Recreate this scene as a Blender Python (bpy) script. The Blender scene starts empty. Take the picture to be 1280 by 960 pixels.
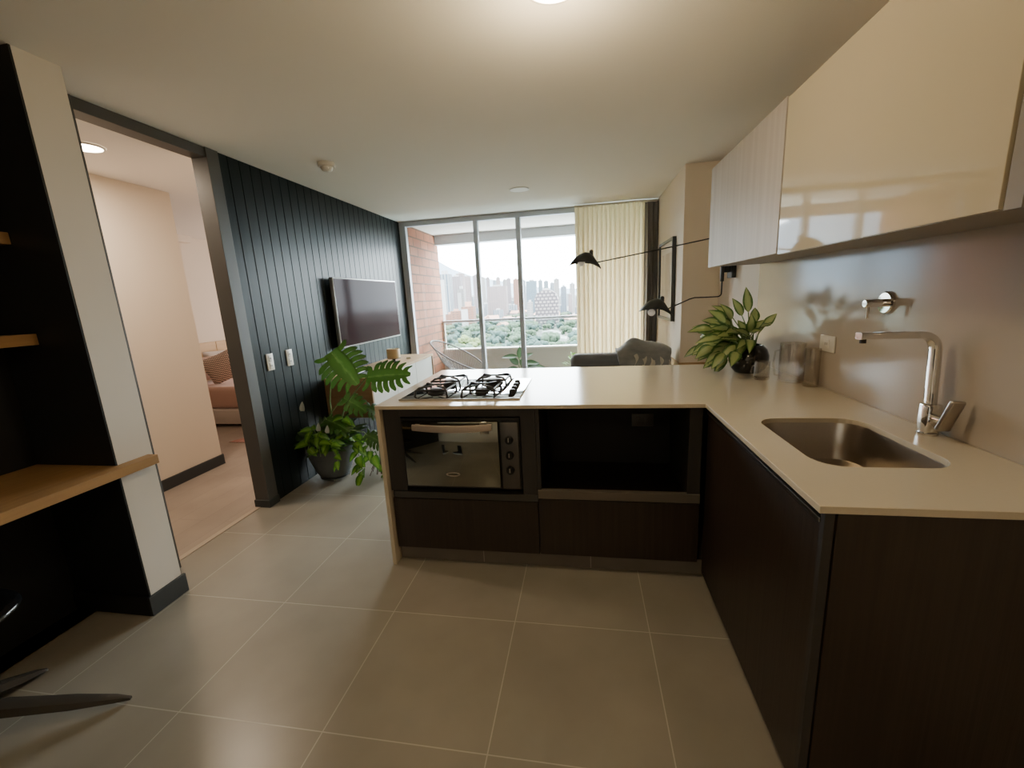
import bpy, math, random
from mathutils import Vector, Matrix
from mathutils.geometry import tessellate_polygon
PI=math.pi
sc=bpy.context.scene
COL=sc.collection
random.seed(7)

# ------------------------------------------------------------------ materials
def mat(name, col=(.8,.8,.8), rough=.5, metal=0., spec=.5, emis=None, estr=0., coat=0., alpha=1., noise=None, bump=None, trans=0., sheen=0.):
    m=bpy.data.materials.new(name); m.use_nodes=True
    nt=m.node_tree; b=nt.nodes['Principled BSDF']
    b.inputs['Base Color'].default_value=(*col,1); b.inputs['Roughness'].default_value=rough
    b.inputs['Metallic'].default_value=metal; b.inputs['Specular IOR Level'].default_value=spec
    b.inputs['Coat Weight'].default_value=coat; b.inputs['Coat Roughness'].default_value=.03
    b.inputs['Transmission Weight'].default_value=trans
    b.inputs['Sheen Weight'].default_value=sheen
    if emis: b.inputs['Emission Color'].default_value=(*emis,1); b.inputs['Emission Strength'].default_value=estr
    tc=nt.nodes.new('ShaderNodeTexCoord')
    if noise:   # (scale vector, amount, colour2)
        sv,amt,c2=noise
        mp=nt.nodes.new('ShaderNodeMapping'); mp.inputs['Scale'].default_value=sv
        nz=nt.nodes.new('ShaderNodeTexNoise'); nz.inputs['Scale'].default_value=1; nz.inputs['Detail'].default_value=5
        mx=nt.nodes.new('ShaderNodeMix'); mx.data_type='RGBA'
        rp=nt.nodes.new('ShaderNodeMapRange'); rp.inputs[1].default_value=.3; rp.inputs[2].default_value=.7; rp.inputs[4].default_value=amt
        nt.links.new(tc.outputs['Object'],mp.inputs[0]); nt.links.new(mp.outputs[0],nz.inputs['Vector'])
        nt.links.new(nz.outputs[0],rp.inputs[0]); nt.links.new(rp.outputs[0],mx.inputs[0])
        mx.inputs[6].default_value=(*col,1); mx.inputs[7].default_value=(*c2,1)
        nt.links.new(mx.outputs[2],b.inputs['Base Color'])
    if bump:
        sv,st=bump
        mp=nt.nodes.new('ShaderNodeMapping'); mp.inputs['Scale'].default_value=sv
        nz=nt.nodes.new('ShaderNodeTexNoise'); nz.inputs['Scale'].default_value=1; nz.inputs['Detail'].default_value=4
        bp=nt.nodes.new('ShaderNodeBump'); bp.inputs['Strength'].default_value=st; bp.inputs['Distance'].default_value=.01
        nt.links.new(tc.outputs['Object'],mp.inputs[0]); nt.links.new(mp.outputs[0],nz.inputs['Vector'])
        nt.links.new(nz.outputs[0],bp.inputs['Height']); nt.links.new(bp.outputs[0],b.inputs['Normal'])
    return m

def brick_mat(name, c1, c2, cm, w, h, mortar, axes='xy', off=(0,0), offset=0., rough=.5, rv=None, bias=0., bumpst=.3, noise_amt=.3, spec=.5):
    m=bpy.data.materials.new(name); m.use_nodes=True; nt=m.node_tree; N=nt.nodes; L=nt.links
    b=N['Principled BSDF']; b.inputs['Roughness'].default_value=rough; b.inputs['Specular IOR Level'].default_value=spec
    tc=N.new('ShaderNodeTexCoord'); sp=N.new('ShaderNodeSeparateXYZ'); cb=N.new('ShaderNodeCombineXYZ')
    L.new(tc.outputs['Object'],sp.inputs[0])
    for k,a in enumerate(axes):
        ad=N.new('ShaderNodeMath'); ad.operation='ADD'; ad.inputs[1].default_value=off[k]+50*(w if k==0 else h*2)
        L.new(sp.outputs['xyz'.index(a)],ad.inputs[0]); L.new(ad.outputs[0],cb.inputs[k])
    br=N.new('ShaderNodeTexBrick'); L.new(cb.outputs[0],br.inputs['Vector'])
    br.offset=offset; br.inputs['Scale'].default_value=1; br.inputs['Brick Width'].default_value=w; br.inputs['Row Height'].default_value=h
    br.inputs['Mortar Size'].default_value=mortar; br.inputs['Mortar Smooth'].default_value=.1; br.inputs['Bias'].default_value=bias
    br.inputs['Color1'].default_value=(*c1,1); br.inputs['Color2'].default_value=(*c2,1); br.inputs['Mortar'].default_value=(*cm,1)
    nz=N.new('ShaderNodeTexNoise'); nz.inputs['Scale'].default_value=2.2; nz.inputs['Detail'].default_value=6; L.new(tc.outputs['Object'],nz.inputs['Vector'])
    rp=N.new('ShaderNodeMapRange'); rp.inputs[1].default_value=.3; rp.inputs[2].default_value=.7; rp.inputs[3].default_value=1-noise_amt; rp.inputs[4].default_value=1+noise_amt*.4
    L.new(nz.outputs[0],rp.inputs[0])
    mx=N.new('ShaderNodeMix'); mx.data_type='RGBA'; mx.blend_type='MULTIPLY'; mx.inputs[0].default_value=1
    L.new(br.outputs[0],mx.inputs[6]); L.new(rp.outputs[0],mx.inputs[7]); L.new(mx.outputs[2],b.inputs['Base Color'])
    bp=N.new('ShaderNodeBump'); bp.inputs['Strength'].default_value=bumpst; bp.inputs['Distance'].default_value=.003; bp.invert=True
    L.new(br.outputs['Fac'],bp.inputs['Height']); L.new(bp.outputs[0],b.inputs['Normal'])
    return m

def glass_mat(name, tint=(1,1,1), refl=.04, rough=0.02, fres=1.45):
    m=bpy.data.materials.new(name); m.use_nodes=True; nt=m.node_tree; N=nt.nodes; L=nt.links
    N.remove(N['Principled BSDF']); out=N['Material Output']
    t=N.new('ShaderNodeBsdfTransparent'); t.inputs[0].default_value=(*tint,1)
    g=N.new('ShaderNodeBsdfGlossy'); g.inputs['Roughness'].default_value=rough
    lw=N.new('ShaderNodeLayerWeight'); lw.inputs[0].default_value=.5
    pw=N.new('ShaderNodeMath'); pw.operation='POWER'; pw.inputs[1].default_value=4.; L.new(lw.outputs['Facing'],pw.inputs[0])
    f=N.new('ShaderNodeMath'); f.operation='MULTIPLY_ADD'; f.inputs[1].default_value=.7; f.inputs[2].default_value=refl; L.new(pw.outputs[0],f.inputs[0])
    mx=N.new('ShaderNodeMixShader'); L.new(f.outputs[0],mx.inputs[0]); L.new(t.outputs[0],mx.inputs[1]); L.new(g.outputs[0],mx.inputs[2]); L.new(mx.outputs[0],out.inputs[0])
    return m

def leaf_mat(name, center, edge, vein, lo=.35, hi=.8, rough=.4, transl=.3):
    m=bpy.data.materials.new(name); m.use_nodes=True; nt=m.node_tree; N=nt.nodes; L=nt.links
    b=N['Principled BSDF']; b.inputs['Roughness'].default_value=rough
    at=N.new('ShaderNodeAttribute'); at.attribute_name='edge'
    nz=N.new('ShaderNodeTexNoise'); nz.inputs['Scale'].default_value=25
    ad=N.new('ShaderNodeMath'); ad.operation='MULTIPLY_ADD'; ad.inputs[1].default_value=.35; L.new(nz.outputs[0],ad.inputs[0]); 
    sb=N.new('ShaderNodeMath'); sb.operation='SUBTRACT'; sb.inputs[1].default_value=.17; L.new(at.outputs['Fac'],ad.inputs[2]); L.new(ad.outputs[0],sb.inputs[0])
    rp=N.new('ShaderNodeValToRGB'); L.new(sb.outputs[0],rp.inputs[0])
    rp.color_ramp.elements[0].color=(*vein,1); rp.color_ramp.elements[0].position=.0
    rp.color_ramp.elements[1].color=(*edge,1); rp.color_ramp.elements[1].position=hi
    e=rp.color_ramp.elements.new(lo*.3); e.color=(*center,1); e=rp.color_ramp.elements.new(lo); e.color=(*center,1)
    L.new(rp.outputs[0],b.inputs['Base Color'])
    tr=N.new('ShaderNodeBsdfTranslucent'); L.new(rp.outputs[0],tr.inputs[0]); mx=N.new('ShaderNodeMixShader'); mx.inputs[0].default_value=transl
    L.new(b.outputs[0],mx.inputs[1]); L.new(tr.outputs[0],mx.inputs[2]); L.new(mx.outputs[0],N['Material Output'].inputs[0])
    return m

M={}
M['ceil']=mat('ceiling_paint',(.84,.80,.73),.9,noise=((.6,.6,.6),.25,(.80,.76,.69)))
M['wall']=mat('wall_paint',(.80,.71,.60),.85,noise=((1,1,1),.2,(.76,.67,.56)))
M['pil']=mat('pilaster_paint',(.66,.61,.55),.8,noise=((1,1,1),.2,(.6,.56,.5)))
M['black']=mat('niche_black_paint',(.006,.007,.008),.55,noise=((2,2,2),.3,(.009,.010,.011)))
M['slat']=mat('slat_wall_paint',(.008,.0125,.0145),.33,noise=((2,2,.5),.3,(.010,.015,.017)),bump=((60,60,3),.04),spec=.17)
M['slatgap']=mat('slat_gap_paint',(.004,.005,.006),.7)
M['jamb']=mat('door_frame_paint',(.062,.058,.053),.5,noise=((1,1,1),.3,(.07,.065,.06)))
M['base']=mat('baseboard_charcoal',(.030,.034,.036),.55,noise=((3,3,3),.3,(.037,.04,.04)))
M['tile']=brick_mat('porcelain_floor_tile',(.275,.250,.210),(.30,.274,.230),(.47,.44,.385),.608,.5915,.0022,'xy',(2.165,-1.672),0,.29,bumpst=.15,noise_amt=.18,spec=.55)
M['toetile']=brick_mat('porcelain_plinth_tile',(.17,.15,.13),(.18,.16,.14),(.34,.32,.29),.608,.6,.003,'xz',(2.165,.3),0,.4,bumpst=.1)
M['plank']=brick_mat('bedroom_plank_floor',(.33,.27,.22),(.38,.31,.25),(.24,.2,.17),1.2,.2,.0015,'yx',(0,0),.37,.45,noise_amt=.2)
M['strip']=mat('threshold_metal',(.45,.38,.31),.45,.3)
M['quartz']=mat('quartz_counter',(.62,.55,.43),.17,noise=((120,120,120),.3,(.58,.51,.40)),spec=.5)
M['dkwood']=mat('dark_wenge_wood',(.020,.0125,.009),.42,noise=((60,60,1.6),.85,(.036,.024,.017)),bump=((90,90,2),.1))
M['dkframe']=mat('dark_carcass_board',(.030,.027,.026),.5,noise=((50,50,1.5),.6,(.042,.038,.036)))
M['nicheblk']=mat('niche_interior_black',(.005,.005,.006),.6,noise=((3,3,3),.3,(.008,.007,.007)))
M['nichefl']=mat('niche_floor_brown',(.014,.008,.006),.5,noise=((2,60,2),.6,(.022,.013,.01)))
M['profile']=mat('taupe_profile',(.16,.14,.115),.35,.3,noise=((1,1,1),.2,(.14,.12,.1)))
M['profdk']=mat('dark_profile',(.065,.062,.057),.4,.3,noise=((1,1,1),.2,(.055,.05,.047)))
M['palewood']=mat('pale_greige_wood',(.44,.39,.36),.45,noise=((28,28,.9),.9,(.54,.49,.45)),bump=((60,60,2),.05))
M['creamglass']=mat('cream_lacquered_glass',(.57,.50,.37),.05,spec=.33,noise=((.7,.7,.7),.3,(.54,.49,.385)))
M['taupe']=mat('taupe_cabinet_board',(.22,.185,.15),.4,noise=((20,20,1),.5,(.25,.21,.17)))
M['carc']=mat('cabinet_underside_board',(.33,.29,.24),.5,noise=((1,1,1),.2,(.3,.27,.22)))
M['splash']=mat('gloss_backsplash',(.44,.385,.33),.13,spec=.33,noise=((.8,.8,.8),.3,(.41,.37,.325)))
M['oak']=mat('oak_wood',(.46,.29,.13),.5,noise=((2.5,18,40),.8,(.36,.21,.09)),bump=((4,40,60),.05))
M['oakx']=mat('oak_wood_shelf',(.38,.22,.09),.5,noise=((40,2.5,40),.8,(.28,.155,.06)),bump=((60,4,60),.05))
M['steel']=mat('brushed_steel',(.44,.40,.35),.28,1.,noise=((4,90,90),.3,(.38,.35,.31)))
M['sink']=mat('sink_steel',(.42,.37,.31),.3,1.,noise=((90,4,90),.25,(.36,.32,.27)))
M['chrome']=mat('chrome',(.78,.76,.74),.06,1.,noise=((1,1,1),.1,(.7,.68,.66)))
M['cookglass']=mat('cooktop_black_glass',(.012,.012,.013),.035,spec=.9,coat=1.,noise=((1,1,1),.2,(.02,.02,.02)))
M['iron']=mat('cast_iron',(.014,.014,.016),.5,noise=((40,40,40),.5,(.022,.022,.025)))
M['ovenglass']=mat('oven_mirror_glass',(.25,.25,.21),.045,1.,noise=((1,1,1),.2,(.24,.24,.20)))
M['ovenpanel']=mat('oven_control_panel',(.12,.112,.105),.35,.7,noise=((4,60,60),.3,(.1,.095,.09)))
M['ovenblk']=mat('oven_black_trim',(.006,.006,.006),.4,noise=((4,4,4),.3,(.009,.009,.009)))
M['handle']=mat('oven_handle_metal',(.50,.42,.36),.42,.55,noise=((4,4,60),.2,(.46,.38,.33)))
M['sticker']=mat('grey_sticker',(.30,.29,.26),.4,noise=((4,4,4),.3,(.27,.26,.23)))
M['white']=mat('white_plastic',(.66,.62,.55),.4,noise=((3,3,3),.2,(.6,.56,.5)))
M['dkplate']=mat('grey_plate',(.085,.08,.072),.4,noise=((3,3,3),.2,(.075,.07,.065)))
M['hole']=mat('socket_hole_dark',(.02,.018,.016),.6,noise=((3,3,3),.2,(.03,.03,.03)))
M['blkmetal']=mat('black_lamp_metal',(.026,.030,.032),.38,.2,noise=((6,6,6),.3,(.024,.026,.028)))
M['bulb']=mat('opal_bulb',(.8,.75,.66),.3,emis=(1,.9,.75),estr=.12,noise=((3,3,3),.1,(.75,.7,.6)))
M['alu']=mat('window_aluminium',(.50,.54,.60),.5,.1,noise=((1,1,1),.2,(.46,.50,.56)))  # veiling glare put into the colour: metal made paler and bluer
M['pane']=glass_mat('window_glass',(.96,.985,.985))
M['railglass']=glass_mat('balustrade_glass',(.86,.92,.90))
M['jarglass']=glass_mat('jar_glass',(.93,.91,.88),.10)
M['brick']=brick_mat('clay_brick',(.26,.085,.040),(.32,.12,.060),(.12,.06,.035),.29,.128,.010,'yz',(0,.03),.5,.8,noise_amt=.25,bumpst=.6)
M['concrete']=mat('balcony_concrete',(.50,.46,.40),.85,noise=((2,2,2),.3,(.45,.41,.36)))
M['beam']=mat('balcony_beam_paint',(.44,.46,.48),.85,noise=((2,2,2),.3,(.4,.42,.44)))
M['sheer']=mat('cream_sheer_fabric',(.74,.64,.44),.9,sheen=.1,bump=((300,300,300),.05),noise=((20,20,2),.3,(.72,.65,.5)))
nt=M['sheer'].node_tree; tr=nt.nodes.new('ShaderNodeBsdfTranslucent'); tr.inputs[0].default_value=(.80,.66,.40,1); mx=nt.nodes.new('ShaderNodeMixShader'); mx.inputs[0].default_value=.42
nt.links.new(nt.nodes['Principled BSDF'].outputs[0],mx.inputs[1]); nt.links.new(tr.outputs[0],mx.inputs[2]); nt.links.new(mx.outputs[0],nt.nodes['Material Output'].inputs[0])
M['blackout']=mat('grey_blackout_fabric',(.20,.185,.17),.9,noise=((20,20,2),.4,(.16,.15,.14)))
M['screen']=mat('tv_screen',(.035,.018,.020),.10,spec=.02,noise=((1,1,1),.2,(.055,.032,.035)))
M['screen'].node_tree.nodes['Principled BSDF'].inputs['Specular Tint'].default_value=(1,.55,.6,1)
M['bezel']=mat('tv_silver_bezel',(.5,.5,.5),.35,.8,noise=((1,1,1),.2,(.45,.45,.45)))
M['lacq']=mat('white_lacquer_front',(.58,.57,.53),.35,noise=((1,1,1),.2,(.55,.54,.5)))
M['walnut']=mat('console_side_wood',(.34,.19,.10),.5,noise=((3,3,40),.8,(.26,.14,.07)))
M['sofa']=mat('slate_grey_upholstery',(.15,.165,.19),.9,sheen=.4,noise=((60,60,60),.6,(.14,.15,.17)),bump=((300,300,300),.2))
M['blanket']=mat('grey_knit_blanket',(.30,.305,.31),.95,sheen=.4,noise=((7,7,16),.9,(.17,.18,.19)),bump=((200,200,200),.3))
M['blanket2']=mat('white_fringe_cloth',(.62,.58,.52),.95,noise=((9,9,9),.4,(.5,.46,.42)))
M['concpot']=mat('grey_ribbed_pot',(.075,.08,.082),.7,noise=((6,6,20),.6,(.10,.105,.105)),bump=((4,4,60),.3))
M['ceramic']=mat('black_glazed_ceramic',(.010,.010,.010),.12,noise=((6,6,6),.3,(.014,.012,.011)),coat=.5)
M['soil']=mat('potting_soil',(.03,.02,.014),.95,noise=((60,60,60),.8,(.05,.035,.025)))
M['stem']=mat('green_stem',(.12,.20,.06),.5,noise=((8,8,8),.5,(.16,.24,.09)))
M['root']=mat('brown_root',(.09,.045,.03),.8,noise=((8,8,8),.5,(.13,.07,.05)))
M['mon']=leaf_mat('monstera_leaf_green',(.045,.105,.014),(.028,.075,.009),(.09,.16,.035),.4,.9,.35,.45)
M['pothos']=leaf_mat('pothos_leaf_green',(.17,.32,.04),(.06,.17,.02),(.24,.38,.09),.3,.8,.4,.4)
M['dkleaf']=leaf_mat('dark_leaf',(.035,.075,.025),(.02,.05,.015),(.08,.12,.05),.4,.9,.4,.2)
M['dieff']=leaf_mat('dieffenbachia_leaf',(.33,.40,.16),(.045,.12,.02),(.36,.43,.18),.45,.78,.35,.3)
M['spath']=mat('white_spathe',(.26,.28,.27),.5,noise=((9,9,9),.3,(.4,.42,.36)))
M['candle']=mat('candle_wax',(.60,.47,.28),.6,noise=((9,9,9),.3,(.52,.4,.24)))
M['mattress']=mat('dusty_pink_bedding',(.60,.37,.29),.9,sheen=.3,noise=((6,6,6),.4,(.54,.33,.26)))
M['bedbase']=mat('white_bed_base',(.62,.55,.49),.7,noise=((6,6,6),.3,(.57,.5,.44)))
M['pillow']=mat('pink_pillow_cloth',(.52,.36,.29),.9,noise=((6,6,6),.4,(.46,.31,.25)))
M['headb']=mat('pale_oak_headboard',(.62,.44,.25),.5,noise=((3,2,40),.7,(.54,.37,.2)))
M['redrug']=mat('red_patterned_rug',(.42,.10,.08),.95,noise=((40,12,5),1.,(.5,.38,.32)))
M['chairblk']=mat('glossy_black_shell',(.008,.008,.009),.13,noise=((4,4,4),.3,(.012,.012,.013)),coat=.4)
M['leg']=mat('dark_polished_leg',(.065,.056,.046),.22,.35,noise=((4,4,4),.3,(.08,.07,.06)))
M['sneak']=mat('black_sneaker_mesh',(.008,.008,.01),.8,noise=((80,80,80),.4,(.015,.015,.02)))
M['sole']=mat('white_sole_rubber',(.62,.62,.6),.6,noise=((9,9,9),.3,(.55,.55,.52)))
M['light']=mat('downlight_diffuser',(.9,.85,.75),.5,emis=(1,.86,.66),estr=14,noise=((1,1,1),.1,(.9,.85,.75)))
M['outchair']=mat('grey_chair_cord',(.13,.13,.135),.5,noise=((9,9,9),.3,(.16,.16,.165)))
M['seatpale']=M['outchair']
# woven cushion pattern
def cushion_mat():
    m=bpy.data.materials.new('black_and_blush_woven_cushion'); m.use_nodes=True; nt=m.node_tree; N=nt.nodes; L=nt.links
    tc=N.new('ShaderNodeTexCoord'); w1=N.new('ShaderNodeTexWave'); w1.inputs['Scale'].default_value=15; w1.bands_direction='DIAGONAL'; w1.inputs['Distortion'].default_value=1.5
    w2=N.new('ShaderNodeTexWave'); w2.inputs['Scale'].default_value=16; w2.bands_direction='X'
    L.new(tc.outputs['Object'],w1.inputs[0]); L.new(tc.outputs['Object'],w2.inputs[0])
    mu=N.new('ShaderNodeMath'); mu.operation='MULTIPLY'; L.new(w1.outputs['Fac'],mu.inputs[0]); L.new(w2.outputs['Fac'],mu.inputs[1])
    rp=N.new('ShaderNodeValToRGB'); rp.color_ramp.elements[0].position=.05; rp.color_ramp.elements[0].color=(.09,.06,.055,1); rp.color_ramp.elements[1].position=.11; rp.color_ramp.elements[1].color=(.80,.64,.54,1)
    L.new(mu.outputs[0],rp.inputs[0]); L.new(rp.outputs[0],N['Principled BSDF'].inputs['Base Color']); N['Principled BSDF'].inputs['Roughness'].default_value=.9
    return m
M['cushion']=cushion_mat()
# painting with procedural abstract
M['art']=mat('beige_print',(.62,.56,.46),.6,noise=((3,5,2.2),1.,(.44,.36,.27)))
M['mount']=mat('print_mount',(.66,.60,.52),.6,noise=((3,3,3),.2,(.62,.56,.48)))

# ------------------------------------------------------------------ mesh builder
class MB:
    def __init__(s): s.v=[]; s.f=[]; s.e=[]; s.hasedge=False
    def add(s,vs,fs,edge=None):
        o=len(s.v); s.v+= [tuple(v) for v in vs]; s.f+=[tuple(i+o for i in f) for f in fs]
        if edge is not None: s.hasedge=True; s.e+=edge
        else: s.e+=[0.]*len(vs)
        return s
    def box(s,x0,x1,y0,y1,z0,z1):
        x0,x1=min(x0,x1),max(x0,x1); y0,y1=min(y0,y1),max(y0,y1); z0,z1=min(z0,z1),max(z0,z1)
        vs=[(x0,y0,z0),(x1,y0,z0),(x1,y1,z0),(x0,y1,z0),(x0,y0,z1),(x1,y0,z1),(x1,y1,z1),(x0,y1,z1)]
        return s.add(vs,[(3,2,1,0),(4,5,6,7),(0,1,5,4),(1,2,6,5),(2,3,7,6),(3,0,4,7)])
    def rbox(s,x0,x1,y0,y1,z0,z1,r=.02,n=3):
        # rounded box: superellipsoid-like by layered rounded rectangles
        cx,cy,cz=(x0+x1)/2,(y0+y1)/2,(z0+z1)/2; hx,hy,hz=abs(x1-x0)/2,abs(y1-y0)/2,abs(z1-z0)/2
        r=min(r,hx,hy,hz)*.999
        prof=[(r*(1-math.sin(a)), -hz+r-r*math.cos(a)) for a in [k*PI/2/n for k in range(n+1)]]
        prof+=[(i,-z) for i,z in reversed(prof)]
        rings=[]
        for ins,z in prof:
            ring=[]
            for q,(sx,sy) in enumerate([(1,1),(-1,1),(-1,-1),(1,-1)]):
                for k in range(n+1):
                    a=q*PI/2+k*PI/2/n
                    ring.append((cx+sx*(hx-r)+(r-ins)*math.cos(a),cy+sy*(hy-r)+(r-ins)*math.sin(a),cz+z))
            rings.append(ring)
        return s.loft(rings,caps=True)
    def loft(s,rings,caps=True,closed=True):
        n=len(rings[0]); vs=[p for r in rings for p in r]; fs=[]
        for i in range(len(rings)-1):
            for k in range(n if closed else n-1):
                a=i*n+k; b=i*n+(k+1)%n; fs.append((a,b,b+n,a+n))
        if caps: fs.append(tuple(reversed(range(n)))); fs.append(tuple((len(rings)-1)*n+k for k in range(n)))
        return s.add(vs,fs)
    def lathe(s,prof,c=(0,0,0),n=28,axis='z',caps=True):
        rings=[]
        for r,h in prof:
            ring=[]
            for k in range(n):
                a=2*PI*k/n; x,y=r*math.cos(a),r*math.sin(a)
                p={'z':(x,y,h),'x':(h,x,y),'y':(y,h,x)}[axis]
                ring.append((c[0]+p[0],c[1]+p[1],c[2]+p[2]))
            rings.append(ring)
        return s.loft(rings,caps)
    def tube(s,pts,r,n=8,caps=True,flat=None,up=None):
        pts=[Vector(p) for p in pts]; rings=[]
        if not hasattr(r,'__len__'): r=[r]*len(pts)
        prev=None
        for i,p in enumerate(pts):
            t=(pts[min(i+1,len(pts)-1)]-pts[max(i-1,0)]).normalized()
            u=prev if prev is not None else (Vector(up) if up else (Vector((0,0,1)) if abs(t.z)<.9 else Vector((1,0,0))))
            a=(u-t*u.dot(t)).normalized(); b=t.cross(a); prev=a
            ring=[]
            for k in range(n):
                th=2*PI*(k+.5)/n; c,sn=math.cos(th),math.sin(th)
                if flat: # rounded-rect section, (width along b, thickness along a)
                    c=math.copysign(abs(c)**.35,c); sn=math.copysign(abs(sn)**.35,sn)
                    ring.append(p+a*c*flat[1]+b*sn*flat[0])
                else: ring.append(p+(a*c+b*sn)*r[i])
            rings.append(ring)
        return s.loft(rings,caps)
    def sphere(s,c,r,n=16,m=10,sz=(1,1,1),z0=-1.,z1=1.):
        pr=[]
        for k in range(m+1):
            t=math.asin(z0)+(math.asin(z1)-math.asin(z0))*k/m
            pr.append((max(math.cos(t)*r,1e-4),math.sin(t)*r))
        rings=[[(c[0]+p*math.cos(2*PI*q/n)*sz[0],c[1]+p*math.sin(2*PI*q/n)*sz[1],c[2]+h*sz[2]) for q in range(n)] for p,h in pr]
        return s.loft(rings)
    def prism(s,loops,z0,z1,axis='z'):
        flat=[Vector((*p,0)) for l in loops for p in l]
        tris=tessellate_polygon([[Vector((*p,0)) for p in l] for l in loops])
        n=len(flat)
        def P(p,z): return {'z':(p[0],p[1],z),'y':(p[0],z,p[1]),'x':(z,p[0],p[1])}[axis]
        vs=[P(p,z0) for p in flat]+[P(p,z1) for p in flat]; fs=[]
        for t in tris:
            fs.append(tuple(t)); fs.append(tuple(i+n for i in reversed(t)))
        o=0
        for l in loops:
            for k in range(len(l)): a=o+k; b=o+(k+1)%len(l); fs.append((a,b,b+n,a+n))
            o+=len(l)
        return s.add(vs,fs)
    def leaf(s,base,dirv,up,L,W,curl=.25,fold=.15,shape='lance',rows=8,cols=6,wave=0.):
        base=Vector(base); d=Vector(dirv).normalized(); u=Vector(up); u=(u-d*u.dot(d))
        if u.length<1e-3: u=Vector((1,0,0))-d*d.x
        u.normalize(); side=d.cross(u).normalized(); vs=[]; ed=[]; fs=[]
        ph=random.random()*6
        for i in range(rows+1):
            t=i/rows
            if shape=='lance': w=math.sin(PI*t**.8)**.9*(1-.15*t)
            else: w=(math.sin(PI*min(1,t*.92+.08)**.62))**.75
            w=max(w,.012)*W/2
            cx=base+d*(L*t*(1-.25*curl*t))-u*(curl*L*t*t)
            for k in range(cols+1):
                q=2*k/cols-1
                vs.append(cx+side*(q*w)+u*(abs(q)*w*fold+wave*w*math.sin(ph+t*9+q*2))); ed.append(abs(q))
        for i in range(rows):
            for k in range(cols):
                a=i*(cols+1)+k; fs.append((a,a+1,a+cols+2,a+cols+1))
        return s.add(vs,fs,ed)
    def monstera(s,base,dirv,up,L,W,curl=.2,fold=.12,nl=7):
        base=Vector(base); d=Vector(dirv).normalized(); u=Vector(up); u=(u-d*u.dot(d)).normalized(); side=d.cross(u).normalized()
        def sp(t): return base+d*(L*t)-u*(curl*L*t*t)
        def env(t): return W/2*max(.02,math.sin(PI*min(1,.16+.80*max(t,0))**.85))**.6
        for sg in (-1,1):
            n=nl
            # continuous inner web
            T=14; vs=[];ed=[];fs=[]
            for i in range(T+1):
                t=-.06+1.06*i/T; w=env(t)*.40
                for k,q in enumerate((0,.5,1)):
                    vs.append(sp(t)+side*sg*w*q+u*(w*q*fold)); ed.append(q*.5)
            for i in range(T):
                for k in range(2): a=i*3+k; fs.append((a,a+1,a+4,a+3))
            s.add(vs,fs,ed)
            # fingers
            for j in range(n):
                t0=-.06+1.0*j/n; t1=-.06+1.0*(j+1)/n; g=.10/n
                t0+=g*.6; t1-=g*.6
                vs=[];ed=[];fs=[]; R=6
                sweep=(.06+.08*(j/n)) if j>0 else -.12
                for i in range(R+1):
                    q=i/R; tm=(t0+t1)/2; hw=(t1-t0)/2*(.93+.25*q)*math.sqrt(max(.03,1-(max(0,q-.62)/.385)**2))
                    wq=.34+.66*q
                    for e in (-1,0,1):
                        t=tm+e*hw+sweep*q*q
                        ww=env(tm)*wq
                        vs.append(sp(t)+side*sg*ww+u*(ww*fold-.5*q*q*ww*.35-abs(e)*.004)); ed.append(.4+.6*q*(.6+.4*abs(e)))
                for i in range(R):
                    for k in range(2): a=i*3+k; fs.append((a,a+1,a+4,a+3))
                s.add(vs,fs,ed)
        return s
    def build(s,name,m,parent=None,smooth=False,bevel=0,auto=True,loc=None,rot=None,subsurf=0,solid=0):
        me=bpy.data.meshes.new(name); me.from_pydata(s.v,[],s.f); me.validate(); 
        if s.hasedge and len(me.vertices)==len(s.e):
            a=me.attributes.new('edge','FLOAT','POINT'); a.data.foreach_set('value',s.e)
        me.update()
        import bmesh
        if not s.hasedge:
            bm=bmesh.new(); bm.from_mesh(me); bmesh.ops.recalc_face_normals(bm,faces=bm.faces); bm.to_mesh(me); bm.free()
        me.materials.append(m)
        o=bpy.data.objects.new(name,me); COL.objects.link(o)
        if smooth:
            for p in me.polygons: p.use_smooth=True
            if auto:
                try: me.set_sharp_from_angle(angle=math.radians(38))
                except Exception: pass
        if solid: md=o.modifiers.new('s','SOLIDIFY'); md.thickness=solid; md.offset=0
        if bevel: md=o.modifiers.new('b','BEVEL'); md.width=bevel; md.segments=2; md.limit_method='ANGLE'
        if subsurf: md=o.modifiers.new('u','SUBSURF'); md.levels=subsurf; md.render_levels=subsurf
        if parent is not None:
            o.parent=parent; pl=parent.get('_w',None)
            wl=worldloc(parent); o.location=-wl
        if loc: o.location=loc
        if rot: o.rotation_euler=rot
        return o
def worldloc(o):
    v=Vector((0,0,0)); 
    while o is not None: v+=Vector(o.location); o=o.parent
    return v
def tag(o,label=None,cat=None,group=None,kind=None):
    if label: o['label']=label
    if cat: o['category']=cat
    if group: o['group']=group
    if kind: o['kind']=kind
    return o
def thing(name,label,cat,loc,group=None):
    o=bpy.data.objects.new(name,None); COL.objects.link(o); o.location=loc; o.empty_display_size=.1
    return tag(o,label,cat,group)
def struct(name,mb,m,parent=None,**k):
    o=mb.build(name,m,parent,**k)
    if parent is None: o['kind']='structure'
    return o
def sempty(name,loc):
    o=bpy.data.objects.new(name,None); COL.objects.link(o); o.location=loc; o['kind']='structure'; return o
def bx(*a): return MB().box(*a)
def origin(o,p):
    """put a loose mesh's origin at p while leaving it where it stands"""
    p=Vector(p); o.data.transform(Matrix.Translation(-p)); o.location=p; return o

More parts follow.
